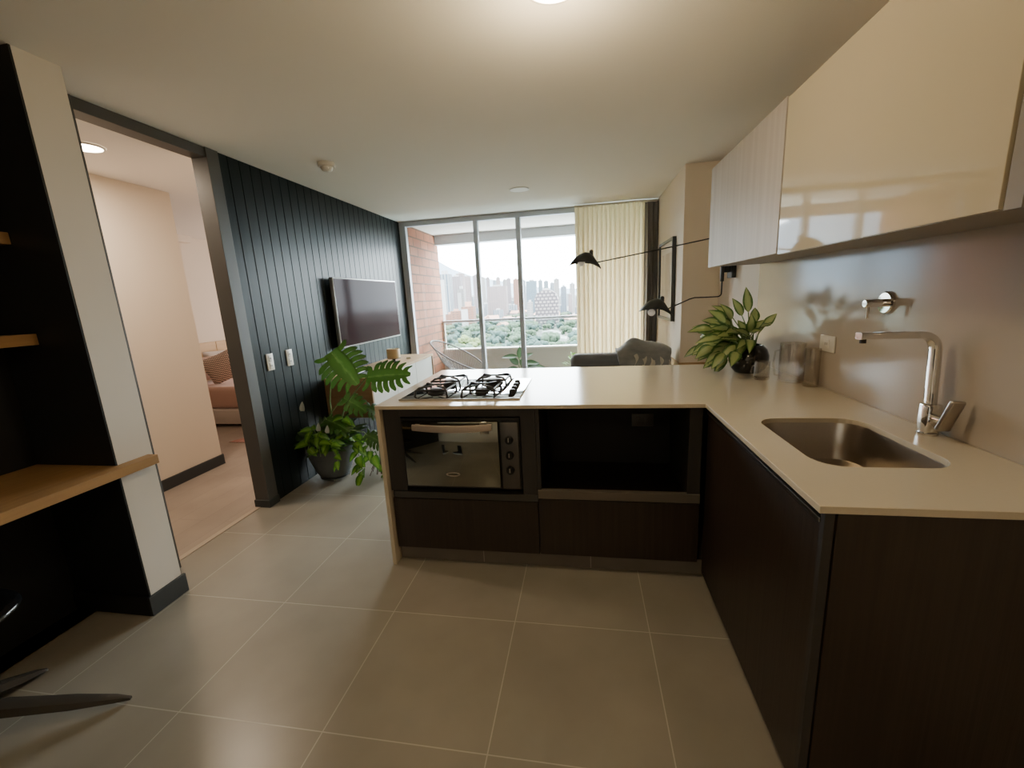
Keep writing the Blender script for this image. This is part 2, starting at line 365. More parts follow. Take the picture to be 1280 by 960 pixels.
# ------------------------------------------------------------------ camera (level lens, slight downward look and roll)
cam=bpy.data.cameras.new('camera'); co=bpy.data.objects.new('camera',cam); COL.objects.link(co); sc.camera=co
yw,pt,rl,F=-0.17568349,0.20307169,-0.05205092,523.46
f=Vector((math.sin(yw)*math.cos(pt),math.cos(yw)*math.cos(pt),-math.sin(pt)))
rt=Vector((math.cos(yw),-math.sin(yw),0)); up=rt.cross(f)
r2=math.cos(rl)*rt+math.sin(rl)*up; u2=-math.sin(rl)*rt+math.cos(rl)*up
co.matrix_world=Matrix(((r2.x,u2.x,-f.x,0),(r2.y,u2.y,-f.y,0),(r2.z,u2.z,-f.z,1.492),(0,0,0,1)))
cam.sensor_width=36; cam.sensor_fit='HORIZONTAL'; cam.lens=F*36/1280; cam.clip_start=.03; cam.clip_end=12000

# ------------------------------------------------------------------ the room
H=2.56
struct('floor',MB().prism([[(-2.76,-2.0),(1.30,-2.0),(1.30,5.72),(-2.49,5.72),(-2.49,1.69),(-2.76,1.69)]],-.08,0),M['tile'])
struct('floor',bx(-5.6,-2.53,.3,7.0,-.08,0),M['plank'])
struct('trim_1',bx(-2.53,-2.49,1.69,2.72,-.08,.004),M['strip'])
struct('ceiling',MB().prism([[(-2.77,-2.1),(1.32,-2.1),(1.32,5.70),(-2.52,5.70),(-2.52,.2),(-2.77,.2)]],H,H+.1),M['ceil'])
struct('ceiling',bx(-5.6,-2.52,.2,7.1,H,H+.1),M['ceil'])
struct('wall_right',bx(1.22,1.32,-2.0,5.72,0,H),M['wall'])
struct('wall_back',bx(-2.76,1.32,-2.1,-2.0,0,H),M['wall'])
struct('wall_column',bx(.90,1.219,4.18,5.60,.80,H-.001),M['wall'])
struct('trim_2',bx(.885,1.219,4.165,5.60,0,.80),M['oak'])
# slat wall: vertical boards with grooves between, cut into one surface
w=MB(); w.box(-2.52,-2.436,2.72,5.66,0,H)
y=2.72; ed=[2.72,2.812]
while ed[-1]+.103<5.6: ed.append(ed[-1]+.103)
ed.append(5.65)
sl=MB()
for a,b in zip(ed[:-1],ed[1:]):
    g=.0022
    sl.loft([[(-2.436,a+g*.2,z),(-2.430,a+g*2,z),(-2.430,b-g*2,z),(-2.436,b-g*.2,z)] for z in (0.,H-.002)])
ws=sempty('wall_left',(-2.47,2.72,0))
w.build('wall_core',M['slatgap'],ws); sl.build('slat_cladding',M['slat'],ws)
# sliding door opening
dr=sempty('door_1',(-2.47,2.6,0))
bx(-2.535,-2.415,2.625,2.722,0,H-.002).build('door_jamb',M['jamb'],dr,bevel=.002)
bx(-2.53,-2.42,1.70,1.885,0,H-.002).build('door_jamb',M['jamb'],dr,bevel=.002)
bx(-2.53,-2.425,1.885,2.625,2.497,H-.002).build('door_header',M['jamb'],dr,bevel=.002)
bx(-2.537,-2.405,2.612,2.724,0,.06).build('jamb_foot',M['base'],dr,bevel=.002)
# pilaster, black desk niche
struct('wall_pilaster',bx(-2.66,-2.19,1.53,1.695,0,H-.001),M['pil'])
struct('wall_niche_side',bx(-2.66,-2.191,1.522,1.53,0,H-.001),M['black'])
struct('wall_niche_back',bx(-2.76,-2.66,-2.0,1.695,0,H),M['black'])
struct('baseboard_pilaster',bx(-2.19,-2.176,1.508,1.708,0,.105),M['base'],bevel=.002)
struct('baseboard_niche',bx(-2.66,-2.19,1.508,1.522,0,.105),M['black'])
# bedroom shell
struct('wall_hallway',bx(-3.73,-3.614,.3,3.44,0,H-.001),M['wall'])
struct('baseboard_hallway',bx(-3.74,-3.600,.3,3.452,0,.10),M['base'],bevel=.002)
struct('wall_bedroom_left',bx(-5.6,-5.5,.3,7.0,0,H),M['wall'])
struct('wall_bedroom_far',bx(-5.6,-2.52,7.0,7.1,0,H),M['wall'])
struct('wall_bedroom_near',bx(-5.6,-2.76,.2,.3,0,H),M['wall'])
struct('wall_bedroom_right',bx(-2.60,-2.521,2.73,7.0,0,H),M['wall'])
struct('trim_3',bx(-5.499,-5.38,3.5,5.32,2.47,H-.001),M['wall'])
# ------------------------------------------------------------------ window and balcony
wn=sempty('window_1',(-.6,5.65,0))
yb0,yb1=5.62,5.69
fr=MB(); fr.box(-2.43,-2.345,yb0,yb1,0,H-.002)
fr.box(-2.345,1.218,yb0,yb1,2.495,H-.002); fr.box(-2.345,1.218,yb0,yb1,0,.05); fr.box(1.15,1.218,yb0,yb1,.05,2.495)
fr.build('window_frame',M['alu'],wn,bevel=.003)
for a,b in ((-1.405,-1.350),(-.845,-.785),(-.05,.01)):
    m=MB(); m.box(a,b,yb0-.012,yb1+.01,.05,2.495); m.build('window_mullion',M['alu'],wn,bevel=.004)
for a,b in ((-2.345,-1.405),(-1.35,-.845),(-.785,-.05),(.01,1.15)):
    MB().box(a,b,5.652,5.658,.05,2.495).build('window_pane',M['pane'],wn)
struct('floor_balcony',bx(-2.6,1.4,5.70,7.02,-.12,-.02),M['concrete'])
struct('ceiling_balcony',bx(-2.6,1.4,5.70,7.05,2.545,2.70),M['concrete'])
struct('trim_4',bx(-2.38,1.4,6.86,7.05,2.395,2.546),M['beam'])
struct('wall_balcony_brick',bx(-2.6,-2.38,5.70,7.0,-.02,2.545),M['brick'])
struct('wall_balcony_end',bx(1.30,1.4,5.70,7.0,-.02,2.545),M['concrete'])
struct('wall_parapet',bx(-2.38,1.30,6.87,7.0,-.02,.655),M['concrete'])
struct('trim_5',bx(-2.38,1.30,6.85,7.02,.655,.68),M['pil'])
bal=thing('balustrade','glass balustrade with pale metal handrail on top of the balcony parapet','railing',(-.5,6.93,.68))
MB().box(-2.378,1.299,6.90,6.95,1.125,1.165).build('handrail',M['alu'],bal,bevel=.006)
for x in (-2.36,1.28): MB().box(x-.015,x+.02,6.905,6.945,.68,1.125).build('post',M['pil'],bal,bevel=.003)
for a,b in ((-2.33,-1.30),(-1.29,-.30),(-.29,.60),(.61,1.26)):
    MB().box(a,b,6.920,6.930,.69,1.12).build('glass_panel',M['railglass'],bal)
# ------------------------------------------------------------------ curtains
def curtain(name,x0,x1,y,z0,z1,n,amp,m,label,head=True,ph=0):
    K=int(n*14); R=14; vs=[];fs=[]
    for j in range(R+1):
        z=z1+(z0-z1)*j/R; a=amp*(.35 if j==0 else .6 if j==1 else 1)
        for i in range(K+1):
            t=i/K; s=t*n*2*PI+ph
            x=x0+(x1-x0)*t+.008*math.sin(s*.5+j*.3)*(j/R)
            vs.append((x,y+a*(math.sin(s)+.35*math.sin(2*s+1.+.3*math.sin(i*.13)))+.01*math.sin(t*13+j*.25),z))
    for j in range(R):
        for i in range(K): q=j*(K+1)+i; fs.append((q,q+1,q+K+2,q+K+1))
    rootc=thing(name,label,'curtain',((x0+x1)/2,y,z0),None)
    MB().add(vs,fs).build('fabric',m,rootc,smooth=True,auto=False)
    hd=MB(); hd.box(x0,x1,y-.012,y+.012,z1-.005,z1+.018); hd.build('curtain_rail',M['white'],rootc)
curtain('sheer_curtain',-.09,.74,5.50,.02,2.53,15,.030,M['sheer'],'cream pleated sheer curtain drawn beside the balcony window')
curtain('blackout_curtain',.735,.925,5.53,.02,2.53,3.5,.024,M['blackout'],'narrow dark grey curtain stacked between cream curtain and column')

# ------------------------------------------------------------------ kitchen: counter
ct=thing('countertop','L-shaped cream quartz countertop with a waterfall end panel','countertop',(-.2,2.6,0))
def rrect(x0,x1,y0,y1,r,n=6,ccw=True):
    p=[]
    for q,(cx,cy) in enumerate([(x1-r,y1-r),(x0+r,y1-r),(x0+r,y0+r),(x1-r,y0+r)]):
        for k in range(n+1):
            a=q*PI/2+k*PI/2/n; p.append((cx+r*math.cos(a),cy+r*math.sin(a)))
    return p if ccw else p[::-1]
outer=[(-1.12,2.03),(.56,2.03),(.56,1.045),(1.211,1.045),(1.211,3.14),(-1.12,3.14)]
MB().prism([outer,rrect(.685,1.055,1.295,1.795,.085,ccw=False)],.937,.957).build('worktop',M['quartz'],ct,bevel=.002)
MB().box(-1.12,-1.098,2.03,3.14,0,.937).build('waterfall_panel',M['quartz'],ct,bevel=.002)
# sink
sk=thing('sink','undermount brushed steel sink basin set in the cream counter','sink',(.87,1.54,.78))
rings=[]
for ins,z,r in ((-.012,.9365,.09),(-.002,.9365,.086),(0,.925,.085),(.004,.83,.083),(.012,.79,.078),(.035,.772,.065),(.08,.766,.04),(.13,.764,.02)):
    rings.append([(x,y,z) for x,y in rrect(.685+ins,1.055-ins,1.295+ins,1.795-ins,r,5)])
mb=MB(); mb.loft(rings,caps=False); n=len(rings[0]); mb.f.append(tuple((len(rings)-1)*n+k for k in range(n)))
mb.build('basin',M['sink'],sk,smooth=True)
MB().lathe([(.001,.772),(.022,.772),(.036,.770),(.040,.766),(.040,.764)],(.87,1.52,0),24,caps=False).build('drain',M['chrome'],sk,smooth=True)
# faucet
fc=thing('kitchen_faucet','tall chrome square-necked faucet standing behind the sink','faucet',(1.165,1.60,.957))
MB().lathe([(.029,.957),(.029,.963),(.024,.966),(.0,.966)],(1.165,1.60,0),24).build('base_ring',M['chrome'],fc,smooth=True)
MB().rbox(1.142,1.188,1.577,1.623,.963,1.065,.007).build('body',M['chrome'],fc,smooth=True)
pts=[(1.165,1.605,1.06),(1.165,1.61,1.12),(1.165,1.615,1.20),(1.165,1.618,1.25)]
for k in range(1,9):
    a=k*PI/2/8; pts.append((1.165-.05*(1-math.cos(a)),1.62,1.25+.05*math.sin(a)))
pts+=[(1.03,1.615,1.302),(.925,1.61,1.303)]
MB().tube(pts,.014,12,flat=(.017,.012),up=(1,0,0)).build('spout',M['chrome'],fc,smooth=True)
MB().lathe([(.0095,1.278),(.0095,1.293)],(.94,1.61,0),14).build('aerator',M['hole'],fc,smooth=True)
MB().tube([(1.165,1.58,1.02),(1.165,1.535,1.02)],.015,12).build('lever_stem',M['chrome'],fc,smooth=True)
hp=MB().rbox(-.022,.022,-.008,.008,-.055,.055,.006); hpo=hp.build('lever_plate',M['steel'],fc,smooth=True)
hpo.location=Vector((1.160,1.515,1.045))-Vector(fc.location); hpo.rotation_euler=(.25,.12,.1)
# wall valve
vv=thing('wall_valve','round chrome wall valve with a small lever above the faucet','valve',(1.21,1.95,1.395))
MB().lathe([(.001,1.198),(.040,1.198),(.045,1.203),(.045,1.212)],(0,1.95,1.395),32,axis='x').build('rosette',M['chrome'],vv,smooth=True)
MB().lathe([(.001,1.128),(.014,1.128),(.016,1.133),(.016,1.20)],(0,1.95,1.395),20,axis='x').build('spindle',M['chrome'],vv,smooth=True)
MB().tube([(1.142,1.95,1.39),(1.142,1.945,1.335)],.0055,10).build('lever',M['chrome'],vv,smooth=True)
# backsplash
bs=MB().box(1.212,1.2195,-1.2,3.26,.957,1.70).build('backsplash',M['splash']); tag(bs,'glossy greige backsplash panel behind the sink counter','backsplash'); origin(bs,(1.215,1.0,.957))
def plate(name,label,cat,x,y0,y1,z0,z1,side,m,sock,holes,group=None):
    t=thing(name,label,cat,(x,(y0+y1)/2,(z0+z1)/2),group)
    a,b=(x,x+.009*side)
    MB().rbox(min(a,b),max(a,b),y0,y1,z0,z1,.003,2).build('cover_plate',m,t,smooth=True)
    for (u,v,ru,rv) in holes:
        yy=y0+(y1-y0)*u; zz=z0+(z1-z0)*v
        a2,b2=x+.0085*side,x+.012*side
        MB().rbox(min(a2,b2),max(a2,b2),yy-ru,yy+ru,zz-rv,zz+rv,.002,2).build('socket_face',sock,t,smooth=True)
        q=MB()
        for dd in (-.3,.3): q.box(x+.0115*side,x+.0126*side,yy+dd*ru-.0022,yy+dd*ru+.0022,zz-.006,zz+.006)
        q.build('socket_slot',M['hole'],t)
    return t
plate('wall_outlet','white square wall outlet on the greige backsplash','outlet',1.2115,2.27,2.40,1.145,1.225,-1,M['white'],M['white'],[(.5,.5,.022,.022)])
plate('wall_switch','white wall plate on the dark slat wall, the one nearer the doorway','switch',-2.429,2.853,2.923,1.030,1.160,1,M['white'],M['white'],[(.5,.72,.018,.022),(.5,.28,.018,.022)])
plate('wall_outlet','white wall plate on the dark slat wall, the one nearer the monstera','outlet',-2.429,3.078,3.148,1.030,1.165,1,M['white'],M['white'],[(.5,.72,.018,.022),(.5,.28,.018,.022)])
# ------------------------------------------------------------------ peninsula cabinets
YF=2.07
oc=thing('oven_cabinet','dark brown cabinet unit housing the built-in oven at the peninsula end','cabinet',(-.68,2.3,.09))
m=MB(); m.box(-1.097,-.998,YF,2.60,.45,.936); m.box(-.335,-.257,YF,2.60,.45,.936); m.box(-.998,-.335,YF,2.60,.885,.936); m.box(-.998,-.335,2.54,2.60,.45,.885)
m.build('oven_surround',M['dkframe'],oc,bevel=.001)
m=MB(); m.box(-1.097,-.257,2.09,2.60,.09,.449); m.build('carcass',M['dkframe'],oc)
MB().box(-1.075,-.257,2.062,2.089,.412,.449).build('handle_profile',M['profdk'],oc,bevel=.001)
MB().box(-1.092,-.260,2.068,2.089,.095,.405).build('drawer_front',M['dkwood'],oc,bevel=.0015)
nc=thing('niche_cabinet','dark brown open niche cabinet with a drawer below, right of the oven','cabinet',(.15,2.3,.09))
m=MB(); m.box(-.255,-.237,YF,2.58,.45,.936); m.box(.50,.56,YF,2.58,.45,.936); m.box(-.237,.50,YF,2.55,.925,.936); m.build('niche_frame',M['dkframe'],nc,bevel=.001)
MB().box(-.237,.50,2.53,2.58,.45,.925).build('niche_back',M['nicheblk'],nc)
MB().box(-.237,.50,2.09,2.53,.440,.452).build('niche_floor',M['nichefl'],nc)
MB().box(-.255,.56,2.09,2.58,.09,.439).build('carcass',M['dkframe'],nc)
MB().box(-.255,.56,2.058,2.089,.432,.478).build('handle_profile',M['profile'],nc,bevel=.001)
MB().box(-.255,.56,2.066,2.089,.097,.424).build('drawer_front',M['dkwood'],nc,bevel=.0015)
t=thing('niche_outlet','dark grey double outlet plate inside the open niche','outlet',(.341,2.53,.73))
MB().rbox(.278,.404,2.521,2.5295,.690,.768,.003,2).build('cover_plate',M['dkplate'],t,smooth=True)
for x in (.315,.367): MB().rbox(x-.016,x+.016,2.517,2.5215,.708,.750,.002,2).build('socket_face',M['dkplate'],t,smooth=True)
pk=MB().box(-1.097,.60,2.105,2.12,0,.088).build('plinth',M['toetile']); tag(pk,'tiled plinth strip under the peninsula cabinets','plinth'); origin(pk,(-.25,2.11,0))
bp=MB().box(-1.097,1.21,2.605,2.63,.0,.936).build('peninsula_back_panel',M['dkframe']); tag(bp,'dark back panel under the breakfast bar side of the peninsula','panel'); origin(bp,(0,2.62,0))
# sink leg cabinet
sc_=thing('sink_cabinet','dark wenge cabinet with a long door under the sink','cabinet',(.9,1.55,0))
m=MB(); m.box(.605,.66,1.075,2.06,.09,.935); m.box(1.10,1.21,1.075,2.06,.09,.935); m.box(.66,1.10,1.075,1.25,.09,.935); m.box(.66,1.10,1.84,2.06,.09,.935); m.box(.66,1.10,1.25,1.84,.09,.70); m.build('carcass',M['dkframe'],sc_)
MB().box(.582,.604,1.072,2.064,.045,.895).build('cabinet_door',M['dkwood'],sc_,bevel=.0015)
MB().box(.575,.604,1.072,2.064,.899,.912).build('handle_profile',M['steel'],sc_,bevel=.001)
MB().box(.64,1.21,1.075,2.06,0,.09).build('toe_kick',M['dkframe'],sc_)
ep=MB(); ep.box(.604,1.211,1.050,1.071,0,.936); o=ep.build('end_panel',M['dkwood'],sc_,bevel=.0015)
MB().box(.577,.600,1.052,1.071,.02,.936).build('edge_post',M['dkframe'],sc_,bevel=.0015)
# oven
ov=thing('built_in_oven','built-in oven with mirrored door, curved handle and three knobs','oven',(-.665,2.3,.49))
MB().box(-.994,-.338,2.060,2.53,.480,.880).build('housing',M['ovenblk'],ov,bevel=.002)
dd=MB().rbox(-.980,-.450,2.040,2.0595,.497,.866,.004,2).build('oven_door',M['ovenglass'],ov,smooth=True)
MB().rbox(-.438,-.345,2.042,2.0595,.492,.862,.003,2).build('control_panel',M['ovenpanel'],ov,smooth=True)
hpts=[];N=14
rings=[]
for k in range(N+1):
    t=k/N; x=-.905+.43*t; yy=2.004-.020*math.sin(PI*t); sg=.007*math.sin(PI*t)
    z1=.862; z0=.828-sg
    rings.append([(x,yy-.006,z0+.003),(x,yy-.008,(z0+z1)/2),(x,yy-.006,z1-.003),(x,yy+.004,z1),(x,yy+.004,z0)])
hm=MB().loft(rings); hm.box(-.900,-.875,2.004,2.041,.836,.855); hm.box(-.505,-.480,2.004,2.041,.836,.855)
hm.build('oven_handle',M['handle'],ov,smooth=True)
for z in (.768,.684,.600):
    k=MB().lathe([(.001,2.016),(.017,2.016),(.020,2.020),(.022,2.042)],(-.393,0,z),24,axis='y').build('control_knob',M['ovenblk'],ov,smooth=True)
    MB().box(-.3955,-.3905,2.012,2.018,z-.004,z+.018).build('knob_pointer',M['steel'],k)
bd=MB()
el=[(-.712+.040*math.cos(a),.570+.0115*math.sin(a)) for a in [2*PI*i/28 for i in range(28)]]
el2=[(-.712+.033*math.cos(a),.570+.007*math.sin(a)) for a in [2*PI*i/28 for i in range(28)]][::-1]
bd.prism([el,el2],2.0365,2.040,axis='y'); bd.build('oval_badge',M['handle'],ov)
MB().box(-.545,-.497,2.0385,2.0398,.800,.862).build('energy_sticker',M['sticker'],ov)
# cooktop
kt=thing('gas_cooktop','black glass gas cooktop with four iron burners set in the peninsula','cooktop',(-.69,2.43,.957))
MB().rbox(-1.03,-.345,2.15,2.705,.9575,.965,.003,2).build('glass_plate',M['cookglass'],kt,smooth=True)
MB().box(-1.032,-.343,2.146,2.151,.9575,.966).build('front_trim',M['steel'],kt)
for (bx_,by_,br_) in ((-.860,2.29,.040),(-.585,2.29,.032),(-.860,2.55,.034),(-.570,2.56,.048)):
    b=MB().lathe([(br_*1.25,.965),(br_*1.25,.972),(br_,.978),(br_,.986)],(bx_,by_,0),24).build('burner',M['iron'],kt,smooth=True)
    MB().lathe([(br_*.92,.986),(br_*.92,.991),(br_*.8,.994),(.002,.995)],(bx_,by_,0),24).build('burner_cap',M['iron'],b,smooth=True)
    g=MB(); R=.115
    for q in range(4):
        a=q*PI/2+PI/4; dx,dy=math.cos(a),math.sin(a)
        ex,ey=bx_+dx*R*1.18,by_+dy*R*1.12
        g.tube([(ex,ey,.965),(ex-dx*.008,ey-dy*.008,1.000),(ex-dx*.03,ey-dy*.03,1.012),(bx_+dx*.026,by_+dy*.026,1.012)],.0065,6)
        a2=a+PI/2; fx,fy=bx_+math.cos(a2)*R*1.18,by_+math.sin(a2)*R*1.12
        g.tube([(ex-dx*.008,ey-dy*.008,.999),((ex+fx)/2-(dx+math.cos(a2))*.004,(ey+fy)/2-(dy+math.sin(a2))*.004,1.001),(fx-math.cos(a2)*.008,fy-math.sin(a2)*.008,.999)],.006,6)
    g.build('pan_grate',M['iron'],kt,smooth=True)
for x,y in ((-.400,2.255),(-.403,2.335),(-.407,2.42),(-.411,2.51)):
    MB().lathe([(.019,.965),(.019,.975),(.016,.990),(.013,.992),(.001,.992)],(x,y,0),18).build('control_knob',M['iron'],kt,smooth=True)
# ------------------------------------------------------------------ wall cabinets
def wallcab(name,label,y0,y1,z0,z1,door,x0=.87):
    t=thing(name,label,'cabinet',(1.04,(y0+y1)/2,z0))
    MB().box(x0+.020,1.210,y0,y1,z0+.004,z1-.004).build('carcass',M['carc'],t)
    MB().box(x0,x0+.019,y0+.0015,y1-.0015,z0,z1).build('cabinet_door',M[door],t,bevel=.0012)
    return t
wallcab('wall_cabinet','pale greige wood-grain wall cabinet nearest the wall lamp',2.165,3.25,1.628,2.272,'palewood')
wallcab('wall_cabinet','cream glossy glass-front wall cabinet above the sink',1.102,2.155,1.622,2.262,'creamglass')
t=wallcab('wall_cabinet','taupe wall cabinet cropped at the right edge beyond the cream glass one',.35,1.030,1.618,2.262,'taupe')
MB().box(.872,1.210,1.056,1.094,1.618,2.262).build('filler_panel',M['taupe'],t)
# ------------------------------------------------------------------ counter items
pp=thing('potted_dieffenbachia','variegated dieffenbachia in a round black glazed pot on the counter','plant',(1.01,2.80,.957))
prof=[(.045,.957),(.075,.962),(.100,.990),(.112,1.030),(.113,1.065),(.100,1.105),(.080,1.128),(.074,1.132),(.070,1.125),(.068,1.10)]
pot=MB().lathe(prof,(1.01,2.80,0),36,caps=False); pot.f.append(tuple(reversed(range(36)))); pot.build('pot',M['ceramic'],pp,smooth=True)
MB().lathe([(.001,1.112),(.069,1.110)],(1.01,2.80,0),24,caps=False).build('soil',M['soil'],pp)
lv=MB(); st=MB(); rnd=random.Random(3)
cx,cy,cz=1.01,2.80,1.11
def addleaf(az,tilt,reach,L,W,bz=0.,bx0=0.,by0=0.,curl=.35):
    d=Vector((math.cos(az)*math.cos(tilt),math.sin(az)*math.cos(tilt),math.sin(tilt)))
    b=Vector((cx+bx0,cy+by0,cz+bz)); tip=b+d*reach
    st.tube([b-Vector((0,0,bz*.9)),b+d*reach*.5+Vector((0,0,.01)),tip],.0035,5)
    lv.leaf(tip,d+Vector((0,0,-.15)),(-.1,-.75,.65),L,W,curl=curl,fold=.22)
for k in range(64):
    az=PI+rnd.uniform(-1.5,1.5)*(.9); tl=rnd.uniform(-.35,1.0); q=rnd.uniform(0,1)
    addleaf(az,tl,rnd.uniform(.05,.19),rnd.uniform(.11,.16),rnd.uniform(.06,.085),bz=rnd.uniform(0,.05),bx0=rnd.uniform(-.10,.0),by0=rnd.uniform(-.06,.06),curl=rnd.uniform(.3,.7))
for k in range(10):
    az=rnd.uniform(1.5,5.0); addleaf(az,rnd.uniform(.6,1.3),rnd.uniform(.06,.12),rnd.uniform(.11,.14),.062,bz=rnd.uniform(0,.05),bx0=rnd.uniform(-.05,.04),curl=.3)
addleaf(2.2,1.45,.16,.16,.062,bz=.06,bx0=.0,curl=.05); addleaf(1.2,1.15,.12,.12,.060,bz=.04,bx0=.02,curl=.15); addleaf(3.3,1.2,.15,.13,.060,bz=.06,curl=.2); addleaf(5.5,1.05,.12,.10,.055,bz=.03,bx0=.02,curl=.3)
for k in range(14):
    az=PI+rnd.uniform(-1.0,1.0); addleaf(az,rnd.uniform(-.75,-.2),rnd.uniform(.10,.16),rnd.uniform(.10,.13),.058,bz=.02,bx0=-.05,curl=.35)
# keep foliage clear of counter and backsplash
lv.v=[(min(v[0],1.195+.01*math.sin(v[2]*40)),v[1],max(v[2],.962+.004*abs(math.sin(v[0]*90)))) for v in lv.v]
st.build('stems',M['stem'],pp,smooth=True); lv.build('leaves',M['dieff'],pp,smooth=True,auto=False)
# clear glassware by the plant
def jar(name,label,x,y,r,h,handle,cat):
    t=thing(name,label,cat,(x,y,.957))
    pr=[(r*.9,.958),(r,.965),(r,.957+h),(r*.93,.957+h),(r*.93,.970),(.001,.968)]
    j=MB().lathe(pr,(x,y,0),28,caps=False); j.f.append(tuple(reversed(range(28)))); j.build('vessel',M['jarglass'],t,smooth=True)
    if handle:
        a=handle; dx,dy=math.cos(a),math.sin(a)
        MB().tube([(x+dx*r,y+dy*r,.957+h*.85),(x+dx*(r+.032),y+dy*(r+.032),.957+h*.82),(x+dx*(r+.040),y+dy*(r+.040),.957+h*.5),(x+dx*(r+.028),y+dy*(r+.028),.957+h*.2),(x+dx*r,y+dy*r,.957+h*.18)],.005,8).build('handle',M['jarglass'],t,smooth=True)
jar('glass_pitcher','clear glass pitcher between the potted plant and backsplash outlet',1.125,2.50,.062,.215,PI*1.05,'pitcher')
jar('glass_mug','small clear glass mug with a handle beside the black plant pot',1.005,2.575,.040,.105,PI*1.15,'mug')
jar('glass_tumbler','tall clear glass tumbler nearest the backsplash outlet',1.165,2.375,.036,.20,0,'glass')
# ------------------------------------------------------------------ wall lamp (two arms)
wl=thing('wall_lamp','black two-armed wall lamp reaching over the peninsula','lamp',(1.20,3.80,1.64))
MB().box(1.185,1.219,3.74,3.86,1.56,1.70).build('wall_bracket',M['blkmetal'],wl,bevel=.004)
MB().box(1.128,1.186,3.785,3.815,1.605,1.665).build('bracket_arm',M['blkmetal'],wl,bevel=.003)
MB().lathe([(.014,1.535),(.014,1.92)],(1.122,3.77,0),16).build('pivot_tube',M['blkmetal'],wl,smooth=True)
MB().tube([(1.122,3.77,1.90),(1.04,3.765,1.882),(.60,3.76,1.815),(.10,3.75,1.745)],.0055,8).build('upper_arm',M['blkmetal'],wl,smooth=True)
pts=[(1.122,3.77,1.56),(1.122,3.77,1.45)]
for k in range(1,6):
    a=k*PI/2/5; pts.append((1.122-.028*(1-math.cos(a)),3.77,1.442-.028*math.sin(a)))
pts+=[(1.0,3.76,1.413),(.91,3.755,1.415),(.87,3.75,1.405),(.68,3.75,1.325)]
MB().tube(pts,.0055,8).build('lower_arm',M['blkmetal'],wl,smooth=True)
def shade(cx,cz,s=1.,bulb=False):
    # duck-bill shaped reflector: wide flared brim to the left, narrow collar at the arm side
    rings=[]
    prof=[(-.138,.010,.002,-.018),(-.12,.045,.016,-.010),(-.09,.072,.038,-.002),(-.045,.086,.060,.002),(.0,.085,.074,.000),(.04,.070,.074,-.008),(.07,.050,.056,-.018),(.095,.036,.034,-.034),(.115,.036,.020,-.046),(.128,.040,.006,-.060)]
    K=11
    for x,wy,hz,dz in prof:
        rings.append([(cx+x*s, 3.75+wy*s*math.cos(PI*k/(K-1)), cz+(dz+hz*1.15*math.sin(PI*k/(K-1)))*s) for k in range(K)])
    h=MB().loft(rings,caps=False,closed=False).build('lamp_shade',M['blkmetal'],wl,smooth=True,auto=False,solid=.003)
    MB().tube([(cx+.045*s,3.75,cz+.030*s),(cx+.050*s,3.75,cz+.085*s)],[.020*s,.017*s],12).build('shade_neck',M['blkmetal'],h,smooth=True)
    MB().sphere((cx+.050*s,3.75,cz+.085*s),.018*s).build('shade_cap',M['blkmetal'],h,smooth=True)
    MB().sphere((cx-.035*s,3.75,cz-(.030 if bulb else .0)*s),.030*s).build('light_bulb',M['bulb'],h,smooth=True)
shade(.022,1.752); shade(.603,1.338,1.,True)
# framed print on column
fp=thing('framed_print','tall beige print in a black frame on the column','picture',(.885,4.85,1.6))
m=MB(); m.box(.862,.899,4.47,4.498,1.175,1.995); m.box(.862,.899,5.19,5.218,1.175,1.995); m.box(.862,.899,4.498,5.19,1.967,1.995); m.box(.862,.899,4.498,5.19,1.175,1.203)
m.build('frame',M['blkmetal'],fp,bevel=.002); MB().box(.880,.898,4.498,5.19,1.203,1.967).build('mount',M['mount'],fp); MB().box(.877,.8805,4.62,5.07,1.31,1.86).build('print',M['art'],fp)
# ------------------------------------------------------------------ ceiling fixtures
def downlight(x,y,label,r=.09,on=True):
    t=thing('recessed_downlight',label,'ceiling light',(x,y,H))
    MB().lathe([(r,H-.010),(r+.012,H-.008),(r+.014,H-.0005)],(x,y,0),32,caps=False).build('trim_ring',M['white'],t,smooth=True)
    MB().lathe([(.001,H-.007),(r,H-.009)],(x,y,0),32,caps=False).build('diffuser',M['light'] if on else M['white'],t)
downlight(-3.075,2.41,'lit round downlight in the hallway ceiling beyond the doorway',.085)
downlight(-.085,1.715,'lit round kitchen ceiling light at the top edge of the picture',.10)
downlight(-.62,4.50,'unlit white round ceiling light over the living area',.085,False)
sd=thing('smoke_detector','white smoke detector on the ceiling near the slat wall','smoke detector',(-1.90,3.17,H))
MB().lathe([(.001,H-.030),(.058,H-.030),(.062,H-.026),(.062,H-.0005)],(-1.90,3.17,0),32).build('mounting_base',M['white'],sd,smooth=True)
MB().lathe([(.001,H-.058),(.030,H-.058),(.038,H-.052),(.046,H-.032),(.046,H-.030)],(-1.90,3.17,0),32).build('sensor_head',M['white'],sd,smooth=True)
MB().sphere((-1.865,3.13,H-.048),.006).build('indicator_light',M['bulb'],sd,smooth=True)

